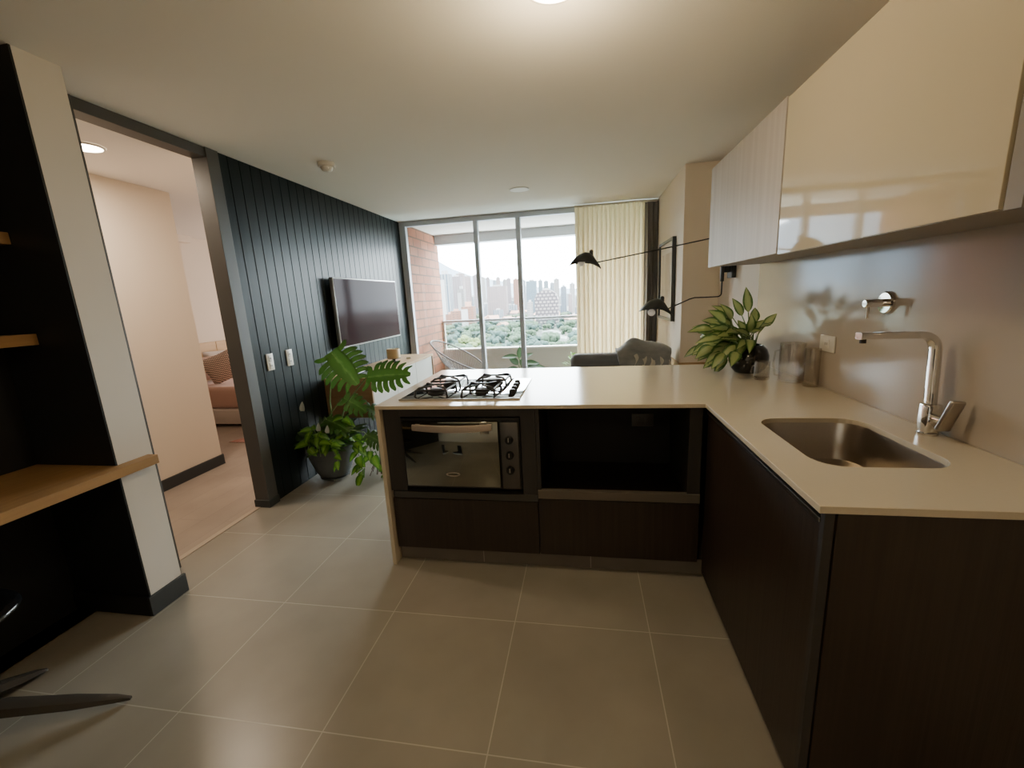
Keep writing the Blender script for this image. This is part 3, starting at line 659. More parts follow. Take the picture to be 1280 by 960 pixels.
# ------------------------------------------------------------------ living wall
tv=thing('television','flat television with a thin silver bezel on the slat wall','television',(-2.40,4.46,1.4))
MB().box(-2.429,-2.392,4.05,4.90,1.25,1.62).build('wall_mount',M['blkmetal'],tv)
MB().rbox(-2.392,-2.352,3.775,5.155,1.085,1.772,.006,2).build('casing',M['bezel'],tv,smooth=True)
MB().box(-2.3525,-2.350,3.787,5.143,1.100,1.760).build('screen',M['screen'],tv)
cn=thing('media_console','wall-hung media console with white fronts and oak top under the television','console',(-2.19,4.35,.45))
MB().box(-2.429,-1.95,3.53,5.19,.805,.830).build('console_top',M['oak'],cn,bevel=.002)
MB().box(-2.429,-1.95,3.53,3.555,.450,.805).build('side_panel',M['walnut'],cn,bevel=.002)
MB().box(-2.429,-1.95,5.165,5.19,.450,.805).build('side_panel',M['walnut'],cn,bevel=.002)
MB().box(-2.429,-1.95,3.555,5.165,.450,.470).build('bottom_panel',M['walnut'],cn)
MB().box(-2.425,-1.985,3.556,5.164,.471,.804).build('console_body',M['lacq'],cn)
for a in (3.560,4.095,4.63): MB().box(-1.984,-1.962,a,a+.528,.474,.800).build('drawer_front',M['lacq'],cn,bevel=.002)
cd=thing('candle_on_stand','thick amber pillar candle on a small dark stand on the console','candle',(-2.19,4.55,.83))
MB().lathe([(.055,.8305),(.055,.836),(.018,.842),(.018,.862),(.080,.868),(.080,.872),(.001,.872)],(-2.19,4.55,0),28).build('stand',M['blkmetal'],cd,smooth=True)
MB().lathe([(.073,.8725),(.075,.876),(.075,.975),(.071,.982),(.066,.976),(.001,.974)],(-2.19,4.55,0),28).build('wax_pillar',M['candle'],cd,smooth=True)
MB().tube([(-2.19,4.55,.974),(-2.19,4.55,.988)],.002,6).build('wick',M['hole'],cd)
for k,(x,y,l) in enumerate(((-2.10,4.76,'small white tealight on the console, just beyond the amber candle'),(-2.26,4.40,'small white tealight on the console on the near side of the candle'))):
    t=thing('tealight',l,'tealight',(x,y,.83)); MB().lathe([(.030,.8305),(.033,.850),(.029,.851),(.027,.842),(.001,.842)],(x,y,0),20).build('cup',M['white'],t,smooth=True)
    MB().lathe([(.001,.846),(.026,.846),(.026,.843)],(x,y,0),20).build('wax',M['spath'],t)
bk=thing('small_black_tray','small black tray with curled edges at the near end of the console','tray',(-2.1,3.72,.83))
MB().rbox(-2.18,-2.02,3.62,3.86,.8305,.842,.005,2).build('tray_base',M['blkmetal'],bk,smooth=True)
MB().tube([(-2.18,3.62,.845),(-2.02,3.62,.845),(-2.02,3.86,.845),(-2.18,3.86,.845),(-2.18,3.62,.845)],.006,6).build('tray_rim',M['blkmetal'],bk,smooth=True)

# ------------------------------------------------------------------ monstera in floor pot
mp_=thing('potted_monstera','large monstera with trailing pothos in a grey ribbed floor pot by the slat wall','plant',(-2.20,3.18,0))
PX,PY=-2.205,3.18
pr=[(.115,.045),(.125,.050)]
for k in range(12): z=.06+.22*k/11; rr=.128+.077*(k/11)**.8; pr+= [(rr+.0035,z),(rr,z+.008)]
pr+=[(.210,.300),(.210,.322),(.200,.324),(.194,.315),(.190,.29)]
pot=MB().lathe(pr,(PX,PY,0),40,caps=False); pot.f.append(tuple(reversed(range(40)))); pot.build('pot',M['concpot'],mp_,smooth=True,auto=False)
MB().lathe([(.001,.302),(.192,.300)],(PX,PY,0),30,caps=False).build('soil',M['soil'],mp_)
sd_=MB().lathe([(.100,.030),(.125,.032),(.125,.044),(.100,.045)],(PX,PY,0),24).build('plant_stand',M['blkmetal'],mp_,smooth=True)
for q in range(4):
    a=q*PI/2+.5; x,y=PX+.115*math.cos(a),PY+.115*math.sin(a)
    MB().tube([(x-.012,y,.036),(x,y,.004),(x+.012,y,.036)],.003,6).build('stand_leg',M['chrome'],sd_,smooth=True)
stems=MB()
def stemto(p,b=None,r=.007,bulge=.1):
    b=b or (PX+rnd.uniform(-.05,.08),PY+rnd.uniform(-.06,.06),.30); b=Vector(b); p=Vector(p)
    mid=(b+p)/2+Vector((-.02,0,bulge)); q1=(b*.6+p*.4)+Vector((-.03,0,bulge*.8)); 
    stems.tube([b,q1,mid,p*.85+mid*.15+Vector((0,0,.02)),p],[r,r*.9,r*.8,r*.7,r*.6],7)
ml=MB()
def monleaf(c,d,up,L,W,**k): ml.monstera(c,d,up,L,W,**k); stemto(c)
# big leaf facing the camera, beside the television
monleaf((-2.02,3.10,1.12),(.52,-.10,-.62),(.25,-.85,.42),.32,.40,curl=.12,nl=7)
monleaf((-1.68,3.02,.935),(.95,.05,.10),(-.25,-.7,.65),.33,.32,curl=.12,nl=7)
monleaf((-2.16,3.1,.56),(.8,-.2,-.15),(-.1,-.5,.8),.22,.20,curl=.35,nl=5)
monleaf((-1.82,3.12,.42),(.8,.2,-.45),(.2,-.5,.8),.20,.18,curl=.3)
monleaf((-1.86,3.25,.62),(.8,.3,-.4),(.2,-.4,.8),.22,.20,curl=.3)
monleaf((-1.98,3.12,.74),(.75,.1,-.45),(.2,-.7,.6),.20,.19,curl=.3,nl=5)
ml.build('monstera_leaves',M['mon'],mp_,smooth=True,auto=False)
stems.build('stems',M['stem'],mp_,smooth=True)
pl=MB(); vine=MB(); dk=MB()
def vinepath(pts,n,size):
    P=[Vector(p) for p in pts]; vine.tube(P,.003,5)
    for k in range(n):
        t=(k+.5)/n*(len(P)-1); i=min(int(t),len(P)-2); p=P[i].lerp(P[i+1],t-i)
        az=rnd.uniform(0,2*PI); d=Vector((math.cos(az)*.7+.25,math.sin(az)*.7-.25,rnd.uniform(-.8,.25)))
        s=size*rnd.uniform(.75,1.2)
        pl.leaf(p+d*.02,d,(rnd.uniform(-.3,.4),-.6,.8),s,s*.62,curl=.35,fold=.2,shape='heart',rows=6,cols=4)
for pts,n,s in (
  ([(PX+.05,PY-.10,.33),(PX+.10,PY-.20,.42),(PX+.16,PY-.24,.40),(PX+.20,PY-.22,.22)],16,.10),
  ([(PX+.1,PY-.02,.33),(PX+.20,PY-.06,.45),(PX+.28,PY-.08,.36),(PX+.31,PY-.08,.20),(PX+.33,PY-.1,.08)],20,.11),
  ([(PX+.1,PY+.05,.33),(PX+.22,PY+.05,.42),(PX+.34,PY+.02,.33),(PX+.40,PY,.14),(PX+.47,PY-.02,.05)],18,.11),
  ([(PX,PY-.1,.33),(PX+.02,PY-.18,.50),(PX+.06,PY-.25,.46),(PX+.07,PY-.26,.30)],14,.10),
  ([(PX-.05,PY-.05,.33),(PX-.04,PY-.15,.5),(PX-.02,PY-.22,.50),(PX-.04,PY-.25,.36)],12,.10),
  ([(PX+.05,PY,.33),(PX+.14,PY-.05,.55),(PX+.22,PY-.08,.58)],10,.11)):
    vinepath(pts,n,s)
for v in range(len(pl.v)):
    a=pl.v[v]; pl.v[v]=(max(a[0],-2.42),a[1],max(a[2],.012))
for k in range(70):
    az=rnd.uniform(0,2*PI); tl=rnd.uniform(.2,1.3); L=rnd.uniform(.14,.24); b=Vector((PX+rnd.uniform(-.12,.12),PY+rnd.uniform(-.12,.10),.31)); d=Vector((math.cos(az)*math.cos(tl),math.sin(az)*math.cos(tl),math.sin(tl)))
    dk.leaf(b+d*.08,d,(0,-.4,1),L,L*.34,curl=.4,fold=.2)
dk.v=[(max(a[0],-2.42),a[1],max(a[2],.30)) for a in dk.v]
vine.build('pothos_vines',M['stem'],mp_,smooth=True); pl.build('pothos_leaves',M['pothos'],mp_,smooth=True,auto=False); dk.build('dark_leaves',M['dkleaf'],mp_,smooth=True,auto=False)
for c,q in (((-2.31,3.02,.66),.085),((-2.16,2.98,.50),.075),((-2.07,2.96,.49),.07)):
    MB().leaf(c,(.15,-.1,1),(.3,-1,.1),q,q*.5,curl=.1,fold=.4,shape='heart').build('white_flower',M['spath'],mp_,smooth=True,auto=False)
# small rooted cutting lying on the floor right of the pot
rc=thing('trailing_cutting','leggy green cutting with a bundle of brown roots on the floor beside the big pot','plant',(-1.80,3.32,0))
r_=MB()
for k in range(26):
    a=rnd.uniform(0,2*PI); l=rnd.uniform(.04,.13); z=rnd.uniform(.0,.10)
    r_.tube([(-1.83,3.30,.09),(-1.83+.5*l*math.cos(a),3.30+.5*l*math.sin(a),.09+z*.6),(-1.83+l*math.cos(a),3.30+l*math.sin(a),max(.004,z*.5))],.003,5)
r_.build('roots',M['root'],rc,smooth=True)
s_=MB(); l_=MB()
for tx,ty,tz,d,s in ((-1.66,3.25,.30,(.7,-.2,-.1),.15),(-1.70,3.22,.22,(.8,0,.1),.13),(-1.64,3.25,.10,(.9,0,-.1),.12),(-1.74,3.2,.36,(.5,-.4,.2),.14),(-1.60,3.3,.18,(.9,.1,.2),.12),(-1.84,3.2,.22,(-.3,-.5,-.2),.12)):
    s_.tube([(-1.83,3.30,.08),((tx-1.83)/2-.0,(ty+3.30)/2,tz*.8+.05),(tx,ty,tz)],.004,6); l_.leaf((tx,ty,tz),d,(0,-.6,.8),s,s*.7,curl=.3,fold=.2,shape='heart')
s_.build('stems',M['stem'],rc,smooth=True); l_.v=[(a[0],a[1],max(a[2],.01)) for a in l_.v]; l_.build('leaves',M['pothos'],rc,smooth=True,auto=False)

# ------------------------------------------------------------------ sofa and blanket
so=thing('sofa','slate grey sofa with rounded back seen over the counter','sofa',(.35,4.5,0))
MB().rbox(-.14,.84,4.20,4.42,.05,.895,.07,5).build('backrest',M['sofa'],so,smooth=True,auto=False)
MB().rbox(-.12,.82,4.40,5.10,.10,.44,.06,4).build('seat',M['sofa'],so,smooth=True,auto=False)
for x in (-.10,.78):
    for y in (4.26,5.02): MB().lathe([(.015,.001),(.02,.11)],(x,y,0),12).build('leg',M['blkmetal'],so,smooth=True)
bl=thing('throw_blanket','crumpled grey knitted blanket draped over the sofa back by the column','blanket',(.58,4.3,.9))
K,R=40,26; vs=[];fs=[]
for j in range(R+1):
    v=j/R
    for i in range(K+1):
        u=i/K; x=.33+.48*u
        hump=.11*math.exp(-((u-.34)/.22)**2)+.055*math.exp(-((u-.70)/.25)**2)+.012
        if v<.45: y=4.185-.02*math.sin(PI*v/.45); z=.60+(.895-.60)*(v/.45)+hump*(v/.45)**2
        elif v<.60: q=(v-.45)/.15; y=4.185+.25*q; z=.90+hump+.015*math.sin(PI*q)
        else: q=(v-.60)/.40; y=4.44+.01*math.sin(9*u); z=.90+hump*(1-q)-.35*q
        wv=.009*math.sin(u*15+5*math.sin(v*4+u*3))+.006*math.sin(u*8-v*17+2*math.sin(u*9))
        vs.append((x+.02*math.sin(v*9+u*3),y-abs(wv)*.8-.012*(v<.45),z+wv*(.4 if v<.45 else 1)))
for j in range(R):
    for i in range(K): a=j*(K+1)+i; fs.append((a,a+1,a+K+2,a+K+1))
MB().add(vs,fs).build('knitted_cloth',M['blanket'],bl,smooth=True,auto=False,solid=.012)
fr_=MB(); vs=[]; fs=[]
for j in range(9):
    for i in range(25):
        u=i/24; v=j/8; vs.append((.47+.33*u+.02*math.sin(v*6),4.150-.012*math.sin(u*26+v*5)-.01*v,.885-.05*u-.20*v+.022*math.sin(u*19)*(1-v)))
for j in range(8):
    for i in range(24): a=j*25+i; fs.append((a,a+1,a+26,a+25))
fr_.add(vs,fs)
fr_.build('pale_fringe',M['blanket2'],bl,smooth=True)

# ------------------------------------------------------------------ balcony chair and plant
ac=thing('string_chair','grey round-rimmed string chair on the balcony','chair',(-1.95,6.25,-.02))
C0=Vector((-1.93,6.25,.655)); U=Vector((-.42,.03,.235)); V=Vector((.03,.36,.0))
def rimp(a,s=1.,dz=0.,off=Vector((0,0,0))): return C0+off+U*math.cos(a)*s+V*math.sin(a)*s+Vector((0,0,dz))
MB().tube([rimp(2*PI*k/48) for k in range(49)],.011,8,caps=False).build('rim',M['outchair'],ac,smooth=True)
off=Vector((.02,.0,-.30))
MB().tube([rimp(2*PI*k/32,.38,0,off) for k in range(33)],.010,8,caps=False).build('inner_ring',M['outchair'],ac,smooth=True)
cr=MB()
for k in range(56):
    a=2*PI*k/56; p=rimp(a); q=rimp(a,.38,0,off); m_=(p*.5+q*.5)+Vector((0,0,-.05)); cr.tube([p,m_,q],.0035,4)
cr.build('cords',M['outchair'],ac,smooth=True)
for a in (.6,2.7,4.6):
    q=rimp(a,.38,0,off); p=Vector((q.x*1.0+.22*math.cos(a*1.3+2),q.y+.16*math.sin(a),-.015)); MB().tube([q,(q+p)/2,p],.009,8).build('leg',M['outchair'],ac,smooth=True)
pb=thing('balcony_plant','dark broad-leaved plant in a grey pot on the balcony','plant',(-.93,6.3,-.02))
MB().lathe([(.10,-.019),(.14,.30),(.145,.32),(.13,.32),(.125,.28),(.001,.28)],(-.93,6.3,0),28).build('pot',M['concpot'],pb,smooth=True)
l_=MB(); s_=MB()
for (x,y,z,d,L,W) in ((-1.0,6.3,.60,(-.95,0,.12),.30,.10),(-.98,6.28,.58,(.05,0,1),.20,.09),(-.96,6.3,.56,(.55,0,.35),.22,.10),(-.92,6.3,.50,(.9,-.1,.1),.26,.11),(-.90,6.32,.45,(.95,0,.05),.34,.10),(-1.0,6.28,.48,(-.5,0,.5),.20,.12),(-.95,6.25,.45,(.1,-.4,.5),.2,.12),(-.86,6.3,.42,(.8,0,.5),.2,.11),(-1.0,6.3,.40,(-.7,-.1,.2),.2,.1)):
    s_.tube([(-.93,6.3,.28),((x-.93)/2,(y+6.3)/2,z*.8),(x,y,z)],.006,6); l_.leaf((x,y,z),d,(0,-.7,.7),L,W,curl=.25,fold=.2)
s_.build('stems',M['stem'],pb,smooth=True); l_.build('leaves',M['dkleaf'],pb,smooth=True,auto=False)
p2=thing('balcony_plant','small green bushy plant on the balcony beside the curtain edge','plant',(-.12,6.45,-.02))
MB().lathe([(.09,-.019),(.12,.35),(.11,.35),(.105,.31),(.001,.31)],(-.12,6.45,0),24).build('pot',M['concpot'],p2,smooth=True)
l_=MB()
for k in range(40):
    a=rnd.uniform(0,2*PI); tl=rnd.uniform(.1,1.4); d=Vector((math.cos(a)*math.cos(tl),math.sin(a)*math.cos(tl),math.sin(tl))); l_.leaf(Vector((-.12,6.45,.33))+d*rnd.uniform(.05,.3),d,(0,0,1),.10,.05,curl=.3)
l_.build('leaves',M['pothos'],p2,smooth=True,auto=False)

# ------------------------------------------------------------------ left niche: desk, shelves, swivel chair
dk_=thing('desk_shelf','oak desk slab built into the black niche and notched round the pilaster','desk',(-2.4,.6,.765))
MB().prism([[(-2.659,-1.9),(-2.13,-1.9),(-2.13,1.672),(-2.189,1.672),(-2.189,1.521),(-2.659,1.521)]],.765,.810).build('slab',M['oakx'],dk_,bevel=.002)
for z0,l in ((1.392,'short oak wall shelf in the black niche, the lower of two'),(1.828,'short oak wall shelf in the black niche, the upper of two')):
    o=MB().box(-2.659,-2.44,-1.2,1.521,z0,z0+.05).build('wall_shelf',M['oakx'],bevel=.002); tag(o,l,'shelf',None); origin(o,(-2.55,1.0,z0))
dc=thing('swivel_chair','glossy black swivel chair with tapered star base cropped at lower left','chair',(-2.36,.90,0))
CX,CY=-2.34,.86
rings=[]
K=28
for ins,z in ((.05,.425),(.012,.432),(0,.446),(.006,.456),(.05,.448),(.12,.442)):
    ring=[]
    for k in range(K):
        a=2*PI*k/K; c,s=math.cos(a),math.sin(a); r=(.262-ins)
        ring.append((CX+r*math.copysign(abs(c)**.75,c),CY+(r)*math.copysign(abs(s)**.75,s),z))
    rings.append(ring)
MB().loft(rings).build('seat',M['chairblk'],dc,smooth=True,auto=False)
rings=[]
for j in range(7):
    t=j/6; z=.46+.27*t; bend=.04*t
    rings.append([(CX-.245-bend*.6+.05*(abs(q)**2),CY+q*(.24-.05*t*t),z) for q in [-1+2*i/10 for i in range(11)]])
MB().loft(rings,caps=False,closed=False).build('backrest',M['chairblk'],dc,smooth=True,auto=False,solid=.014)
MB().lathe([(.030,.11),(.026,.30),(.018,.31),(.018,.425)],(CX,CY,0),20).build('column',M['leg'],dc,smooth=True)
for (tx,ty) in ((-1.80,1.10),(-2.33,1.17),(-2.46,.42),(-2.02,.50),(-2.60,.98)):
    d=Vector((tx-CX,ty-CY,0)); n_=Vector((-d.y,d.x,0)).normalized(); rings=[]
    for t,z,w_,h_ in ((0,.13,.034,.045),(.35,.10,.034,.038),(.7,.055,.028,.03),(.92,.026,.016,.018),(1,.012,.007,.010)):
        c=Vector((CX,CY,z))+d*t; rings.append([c+n_*w_-Vector((0,0,h_/2)),c+n_*w_*.8+Vector((0,0,h_/3)),c+Vector((0,0,h_/2)),c-n_*w_*.8+Vector((0,0,h_/3)),c-n_*w_-Vector((0,0,h_/2))])
    MB().loft(rings).build('leg',M['leg'],dc,smooth=True)

# ------------------------------------------------------------------ bedroom contents
bd_=thing('bed','low bed with white base, dusty pink mattress and oak headboard seen through the doorway','bed',(-4.6,5.4,0))
MB().rbox(-5.43,-3.55,4.64,6.25,.035,.240,.02,3).build('bed_base',M['bedbase'],bd_,smooth=True)
MB().rbox(-5.43,-3.57,4.66,6.23,.242,.535,.06,4).build('mattress',M['mattress'],bd_,smooth=True,auto=False)
for x in (-5.3,-3.7):
    for y in (4.8,6.1): MB().lathe([(.025,.001),(.03,.05)],(x,y,0),12).build('foot',M['blkmetal'],bd_,smooth=True)
MB().box(-5.497,-5.45,4.45,5.46,.25,1.075).build('headboard_panel',M['headb'],bd_,bevel=.003)
MB().box(-5.497,-5.45,5.467,6.4,.25,1.075).build('headboard_panel',M['headb'],bd_,bevel=.003)
def pillow(name,label,loc,rot,s,m,cat='pillow'):
    K=16; vs=[];fs=[]
    for sg in (1,-1):
        o=len(vs)
        for j in range(K+1):
            for i in range(K+1):
                u=2*i/K-1; v=2*j/K-1; b=max(0,(1-u*u)*(1-v*v))**.42
                px=u*(1-.07*(1-v*v)); pz=v*(1-.07*(1-u*u))
                vs.append((px*s[0]/2,sg*b*s[1]/2,pz*s[2]/2))
        for j in range(K):
            for i in range(K): a=o+j*(K+1)+i; fs.append((a,a+1,a+K+2,a+K+1) if sg<0 else (a,a+K+1,a+K+2,a+1))
    o=MB().add(vs,fs).build(name,m,smooth=True,auto=False); o.location=loc; o.rotation_euler=rot; return tag(o,label,cat)
pillow('throw_cushion','black and blush woven cushion leaning on the bed pillows',(-4.90,4.93,.755),(.30,-.35,.55),(.41,.14,.41),M['cushion'],'cushion')
pillow('bed_pillow','dusty pink pillow propped behind the woven cushion',(-5.26,4.98,.735),(.20,.0,1.25),(.55,.16,.36),M['pillow'])
pillow('bed_pillow','white pillow against the headboard behind the pink one',(-5.33,5.42,.76),(.1,.0,1.40),(.60,.14,.40),M['bedbase'])
rg=MB().prism([[(-4.12,4.05),(-3.2,4.02),(-3.2,5.2),(-3.9,4.5)]],.001,.008).build('rug',M['redrug']); tag(rg,'corner of a red patterned rug on the bedroom floor','rug'); origin(rg,(-3.6,4.4,.001))
# sneakers standing out of frame, seen only in the oven door's mirror
def sneaker(loc,rz,label):
    t=thing('sneaker',label,'shoe',loc); t.rotation_euler=(0,0,0)
    def ringp(x,w,z): return [(x,-w,z),(x,w,z)]
    R=Matrix.Rotation(rz,3,'Z'); 
    def tr(mb): mb.v=[tuple(R@Vector(v)+Vector(loc)) for v in mb.v]; return mb
    so_=MB(); out=[(.145*math.cos(a)+(0),(.045+.008*math.cos(a))*math.sin(a)) for a in [2*PI*k/24 for k in range(24)]]
    so_.loft([[(x,y,0.001) for x,y in out],[(x*1.02,y*1.04,.012) for x,y in out],[(x*1.0,y,.032+.01*(x<0)) for x,y in out]]); tr(so_).build('sole',M['sole'],t,smooth=True)
    u_=MB(); rr=[]
    for z,sx,dx,sy in ((.030,.98,0,.96),(.055,.93,-.004,.9),(.075,.70,-.035,.78),(.095,.46,-.072,.68),(.125,.38,-.085,.64),(.30,.34,-.085,.75)): rr.append([(x*sx+dx,y*sy,z) for x,y in out])
    u_.loft(rr); tr(u_).build('upper',M['sneak'],t,smooth=True)
sneaker((-1.50,.20,0),-PI/2+.1,'black sneaker with white sole, left of the two mirrored in the oven door')
sneaker((-1.17,.22,0),PI+.35,'black sneaker with white sole seen side-on, right one mirrored in the oven door')

# ------------------------------------------------------------------ the city beyond
GZ=-45
M['grass']=mat('valley_vegetation',(.06,.075,.06),.95,noise=((.02,.02,.02),1.,(.12,.12,.11)))
struct('ground',bx(-2600,1500,60,4600,GZ-2,GZ),M['grass'])
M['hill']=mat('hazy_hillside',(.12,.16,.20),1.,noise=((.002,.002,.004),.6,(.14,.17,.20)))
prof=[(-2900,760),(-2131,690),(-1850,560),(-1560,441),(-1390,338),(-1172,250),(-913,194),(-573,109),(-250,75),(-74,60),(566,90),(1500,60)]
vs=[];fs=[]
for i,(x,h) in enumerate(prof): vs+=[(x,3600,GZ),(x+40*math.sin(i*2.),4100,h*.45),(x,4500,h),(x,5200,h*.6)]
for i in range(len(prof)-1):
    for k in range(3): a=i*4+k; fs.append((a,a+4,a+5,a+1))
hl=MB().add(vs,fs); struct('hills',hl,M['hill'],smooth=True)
def facade(name,c,win,fw,fh,rough=.8,ws=.35,off=0):
    m=bpy.data.materials.new(name); m.use_nodes=True; nt=m.node_tree; N=nt.nodes; L=nt.links; b=N['Principled BSDF']; b.inputs['Roughness'].default_value=rough
    tc=N.new('ShaderNodeTexCoord'); sp=N.new('ShaderNodeSeparateXYZ'); L.new(tc.outputs['Object'],sp.inputs[0])
    ad=N.new('ShaderNodeMath'); ad.operation='ADD'; L.new(sp.outputs[0],ad.inputs[0]); L.new(sp.outputs[1],ad.inputs[1])
    cb=N.new('ShaderNodeCombineXYZ'); L.new(ad.outputs[0],cb.inputs[0]); L.new(sp.outputs[2],cb.inputs[1])
    br=N.new('ShaderNodeTexBrick'); br.offset=off; br.inputs['Scale'].default_value=1; br.inputs['Brick Width'].default_value=fw; br.inputs['Row Height'].default_value=fh; br.inputs['Mortar Size'].default_value=min(fw,fh)*ws; br.inputs['Mortar Smooth'].default_value=0
    br.inputs['Color1'].default_value=(*win,1); br.inputs['Color2'].default_value=(*win,1); br.inputs['Mortar'].default_value=(*c,1)
    L.new(cb.outputs[0],br.inputs['Vector']); L.new(br.outputs[0],b.inputs['Base Color']); return m
FM={'white':facade('white_tower_facade',(.13,.14,.15),(.035,.055,.075),5.5,240,ws=.30),
 'mauve':facade('mauve_tower_facade',(0.105,0.091,0.098),(0.050,0.046,0.052),5,3.2),
 'pink':facade('pink_tower_facade',(0.135,0.109,0.109),(0.058,0.052,0.058),5,3.2),
 'pale':facade('pale_block_facade',(0.142,0.138,0.135),(0.062,0.064,0.066),5,3.2),
 'orange':facade('orange_brick_facade',(0.127,0.060,0.040),(0.050,0.034,0.030),6,3.4),
 'blue':facade('blue_glass_facade',(0.036,0.069,0.094),(0.027,0.046,0.060),5,4,.4,.12),
 'teal':facade('teal_glass_facade',(0.055,0.080,0.098),(0.036,0.050,0.060),5,4,.4,.12),
 'navy':facade('navy_glass_facade',(0.044,0.062,0.087),(0.032,0.042,0.054),5,4,.4,.12),
 'check':facade('lattice_facade',(.040,.034,.042),(.17,.155,.15),6,5,ws=.22,off=.5),
 'beige':facade('beige_tower_facade',(0.124,0.120,0.116),(0.054,0.056,0.058),6,3.2)}
M['roof']=mat('pale_roof',(.24,.24,.24),.8,noise=((.1,.1,.1),.2,(.20,.20,.20)))
M['terra']=mat('terracotta_roof',(.30,.17,.13),.9,noise=((.2,.2,.2),.4,(.24,.15,.12)))
def tower(x0,x1,top,d,key,label,depth=None,steps=0,group=None):
    w=x1-x0; dp=depth or max(12,w*.8); x0,x1=x0,x1
    t=thing('apartment_tower' if key not in('blue','teal','navy','check') else 'office_building',label,'building',((x0+x1)/2,d+dp/2,GZ),group)
    cx=(x0+x1)/2; cy=d+dp/2
    o=MB().box(-w/2,w/2,-dp/2,dp/2,0,top-GZ).build('facade',FM[key],t); o.location=(0,0,0)
    o=MB().box(-w*.22,w*.22,-dp*.2,dp*.2,top-GZ,top-GZ+3+steps).build('roof_block',M['roof'] if key!='orange' else M['terra'],t); o.location=(0,0,0)
    if steps:
        o=MB().box(-w*.5,w*.05,-dp*.55,-dp*.5,0,(top-GZ)*.9).build('balcony_stack',M['roof'],t); o.location=(0,0,0)
    return t
T=tower  # tower sides and tops below worked out from image pixels at chosen distances
T(-242,-222,46,700,'white','tall white residential tower with blue window columns beside the brick wall',steps=3)
T(-258,-238,48,820,'mauve','plain mauve tower immediately right of the white residential tower')
T(-270,-254,58,900,'pink','tall pink tower right of the mauve one, rising above it')
T(-219,-207,21,730,'pale','shorter off-white block in front of the pink tower',steps=2)
T(-314,-297,63,1110,'pink','slim pink distant tower, first of the trio left of the mullion')
T(-300,-287,60,1160,'pale','slim pale distant tower, middle of the trio left of the mullion')
T(-285,-271,64,1100,'mauve','slim mauve distant tower, last of the trio left of the mullion')
T(-199,-184,-14,620,'orange','low orange brick block at the left of the orange group above the railing')
T(-176,-158,-8,600,'orange','large orange brick block with stepped top nearest the mullion',steps=4)
T(-214,-202,-19,640,'orange','small orange brick block half hidden behind the brick wall end')
T(-204,-163,27,900,'pink','wide pink slab building with flat white roof in the middle pane',25)
T(-195,-181,52,1200,'orange','slim salmon tower standing just left of the second mullion')
T(-316,-300,67,1300,'pale','distant pale tower right beside the first mullion')
T(-341,-330,76,1500,'mauve','far slim mauve tower second from the first mullion')
T(-346,-334,70,1640,'white','far slim whitish tower on the skyline in the middle pane')
T(-304,-292,74,1500,'pink','far slim pinkish tower on the middle of the skyline')
T(-284,-272,66,1520,'beige','far beige tower right of the pinkish skyline tower')
T(-249,-237,64,1400,'mauve','far mauve tower left of the slim salmon tower')
T(-119,-97,34,900,'blue','broad blue glass office block right of the second mullion')
T(-104,-95,38,1010,'teal','narrow teal office block behind the blue glass one')
T(-94,-77,53,1400,'beige','tall beige distant tower above the lattice building')
T(-41,-31,17,800,'navy','navy glass office block right of the lattice building')
T(-34,-21,29,1100,'pale','pale block at the curtain edge on the skyline')
T(-137,-122,53,1520,'teal','far pale teal tower above the blue office block gap')
T(-118,-105,47,1560,'white','far white tower behind the lattice building')
T(-80,-73,-6,610,'pale','small cream block at the left foot of the lattice building')
T(-204,-190,56,1420,'white','far whitish tower directly behind the second mullion')
T(-31,-23,2,900,'pink','small pink block low at the curtain edge')
# rounded lattice building
t=thing('office_building','broad brown lattice-faced building with rounded top among trees','building',(-55,655,GZ))
pr=[(-17,0),(17,0),(18,40),(14,50),(6,55),(-6,55),(-14,51),(-18,42)]
o=MB().prism([pr],-12,12,axis='y').build('facade',FM['check'],t); o.location=(0,0,0)
o=MB().box(-6,4,-5,5,53,58).build('roof_block',M['roof'],t); o.location=(0,0,0)
# low houses and sheds (copied)
def house(kind):
    me=MB(); 
    if kind=='shed':
        for k in range(3): me.prism([[(-14,0),(14,0),(14,4),(0,6.5),(-14,4)]],-12+8*k,-5+8*k,axis='y')
        return me.build('shed_roofs',M['roof'])
    me.box(-6,6,-5,5,0,8); return me.build('walls',FM['pale'])
rh=random.Random(11)
h0=thing('city_house','small pale house with pitched terracotta roof among the valley trees','building',(-150,560,GZ),'small houses among the valley trees')
w0=MB().box(-6,6,-5,5,0,8).build('walls',FM['pale'],h0); w0.location=(0,0,0)
r0=MB().prism([[(-6.6,8),(6.6,8),(0,11.5)]],-5.6,5.6,axis='y').build('roof',M['terra'],h0); r0.location=(0,0,0)
hs=thing('valley_warehouse','long white saw-roofed shed low in the valley at right','building',(-32,430,GZ),'white saw-roofed sheds in the valley at right')
s0=MB(); 
for k in range(4): s0.prism([[(-15,0),(15,0),(15,4),(0,6.2),(-15,4)]],-14+7*k,-9+7*k,axis='y')
s0=s0.build('roof',M['roof'],hs); s0.location=(0,0,0)
def dup(root,loc,rz,sc_=1.,label=None):
    r=root.copy(); COL.objects.link(r); r.location=loc; r.rotation_euler=(0,0,rz); r.scale=(sc_,sc_,sc_)
    if label: r['label']=label
    for ch in root.children:
        c=ch.copy(); COL.objects.link(c); c.parent=r
    return r
TAKEN=[(-150,560,11),(-32,430,25),(-120,420,9),(-60,560,9),(-96,355,9),(-55,655,28)]
for o in list(bpy.data.objects):
    if o.name.split('.')[0] in ('apartment_tower','office_building'): TAKEN.append((o.location.x,o.location.y,22))
def free(x,y,r):
    for a,b,c in TAKEN:
        if (a-x)**2+(b-y)**2<(c+r)**2: return False
    TAKEN.append((x,y,r)); return True
k=0
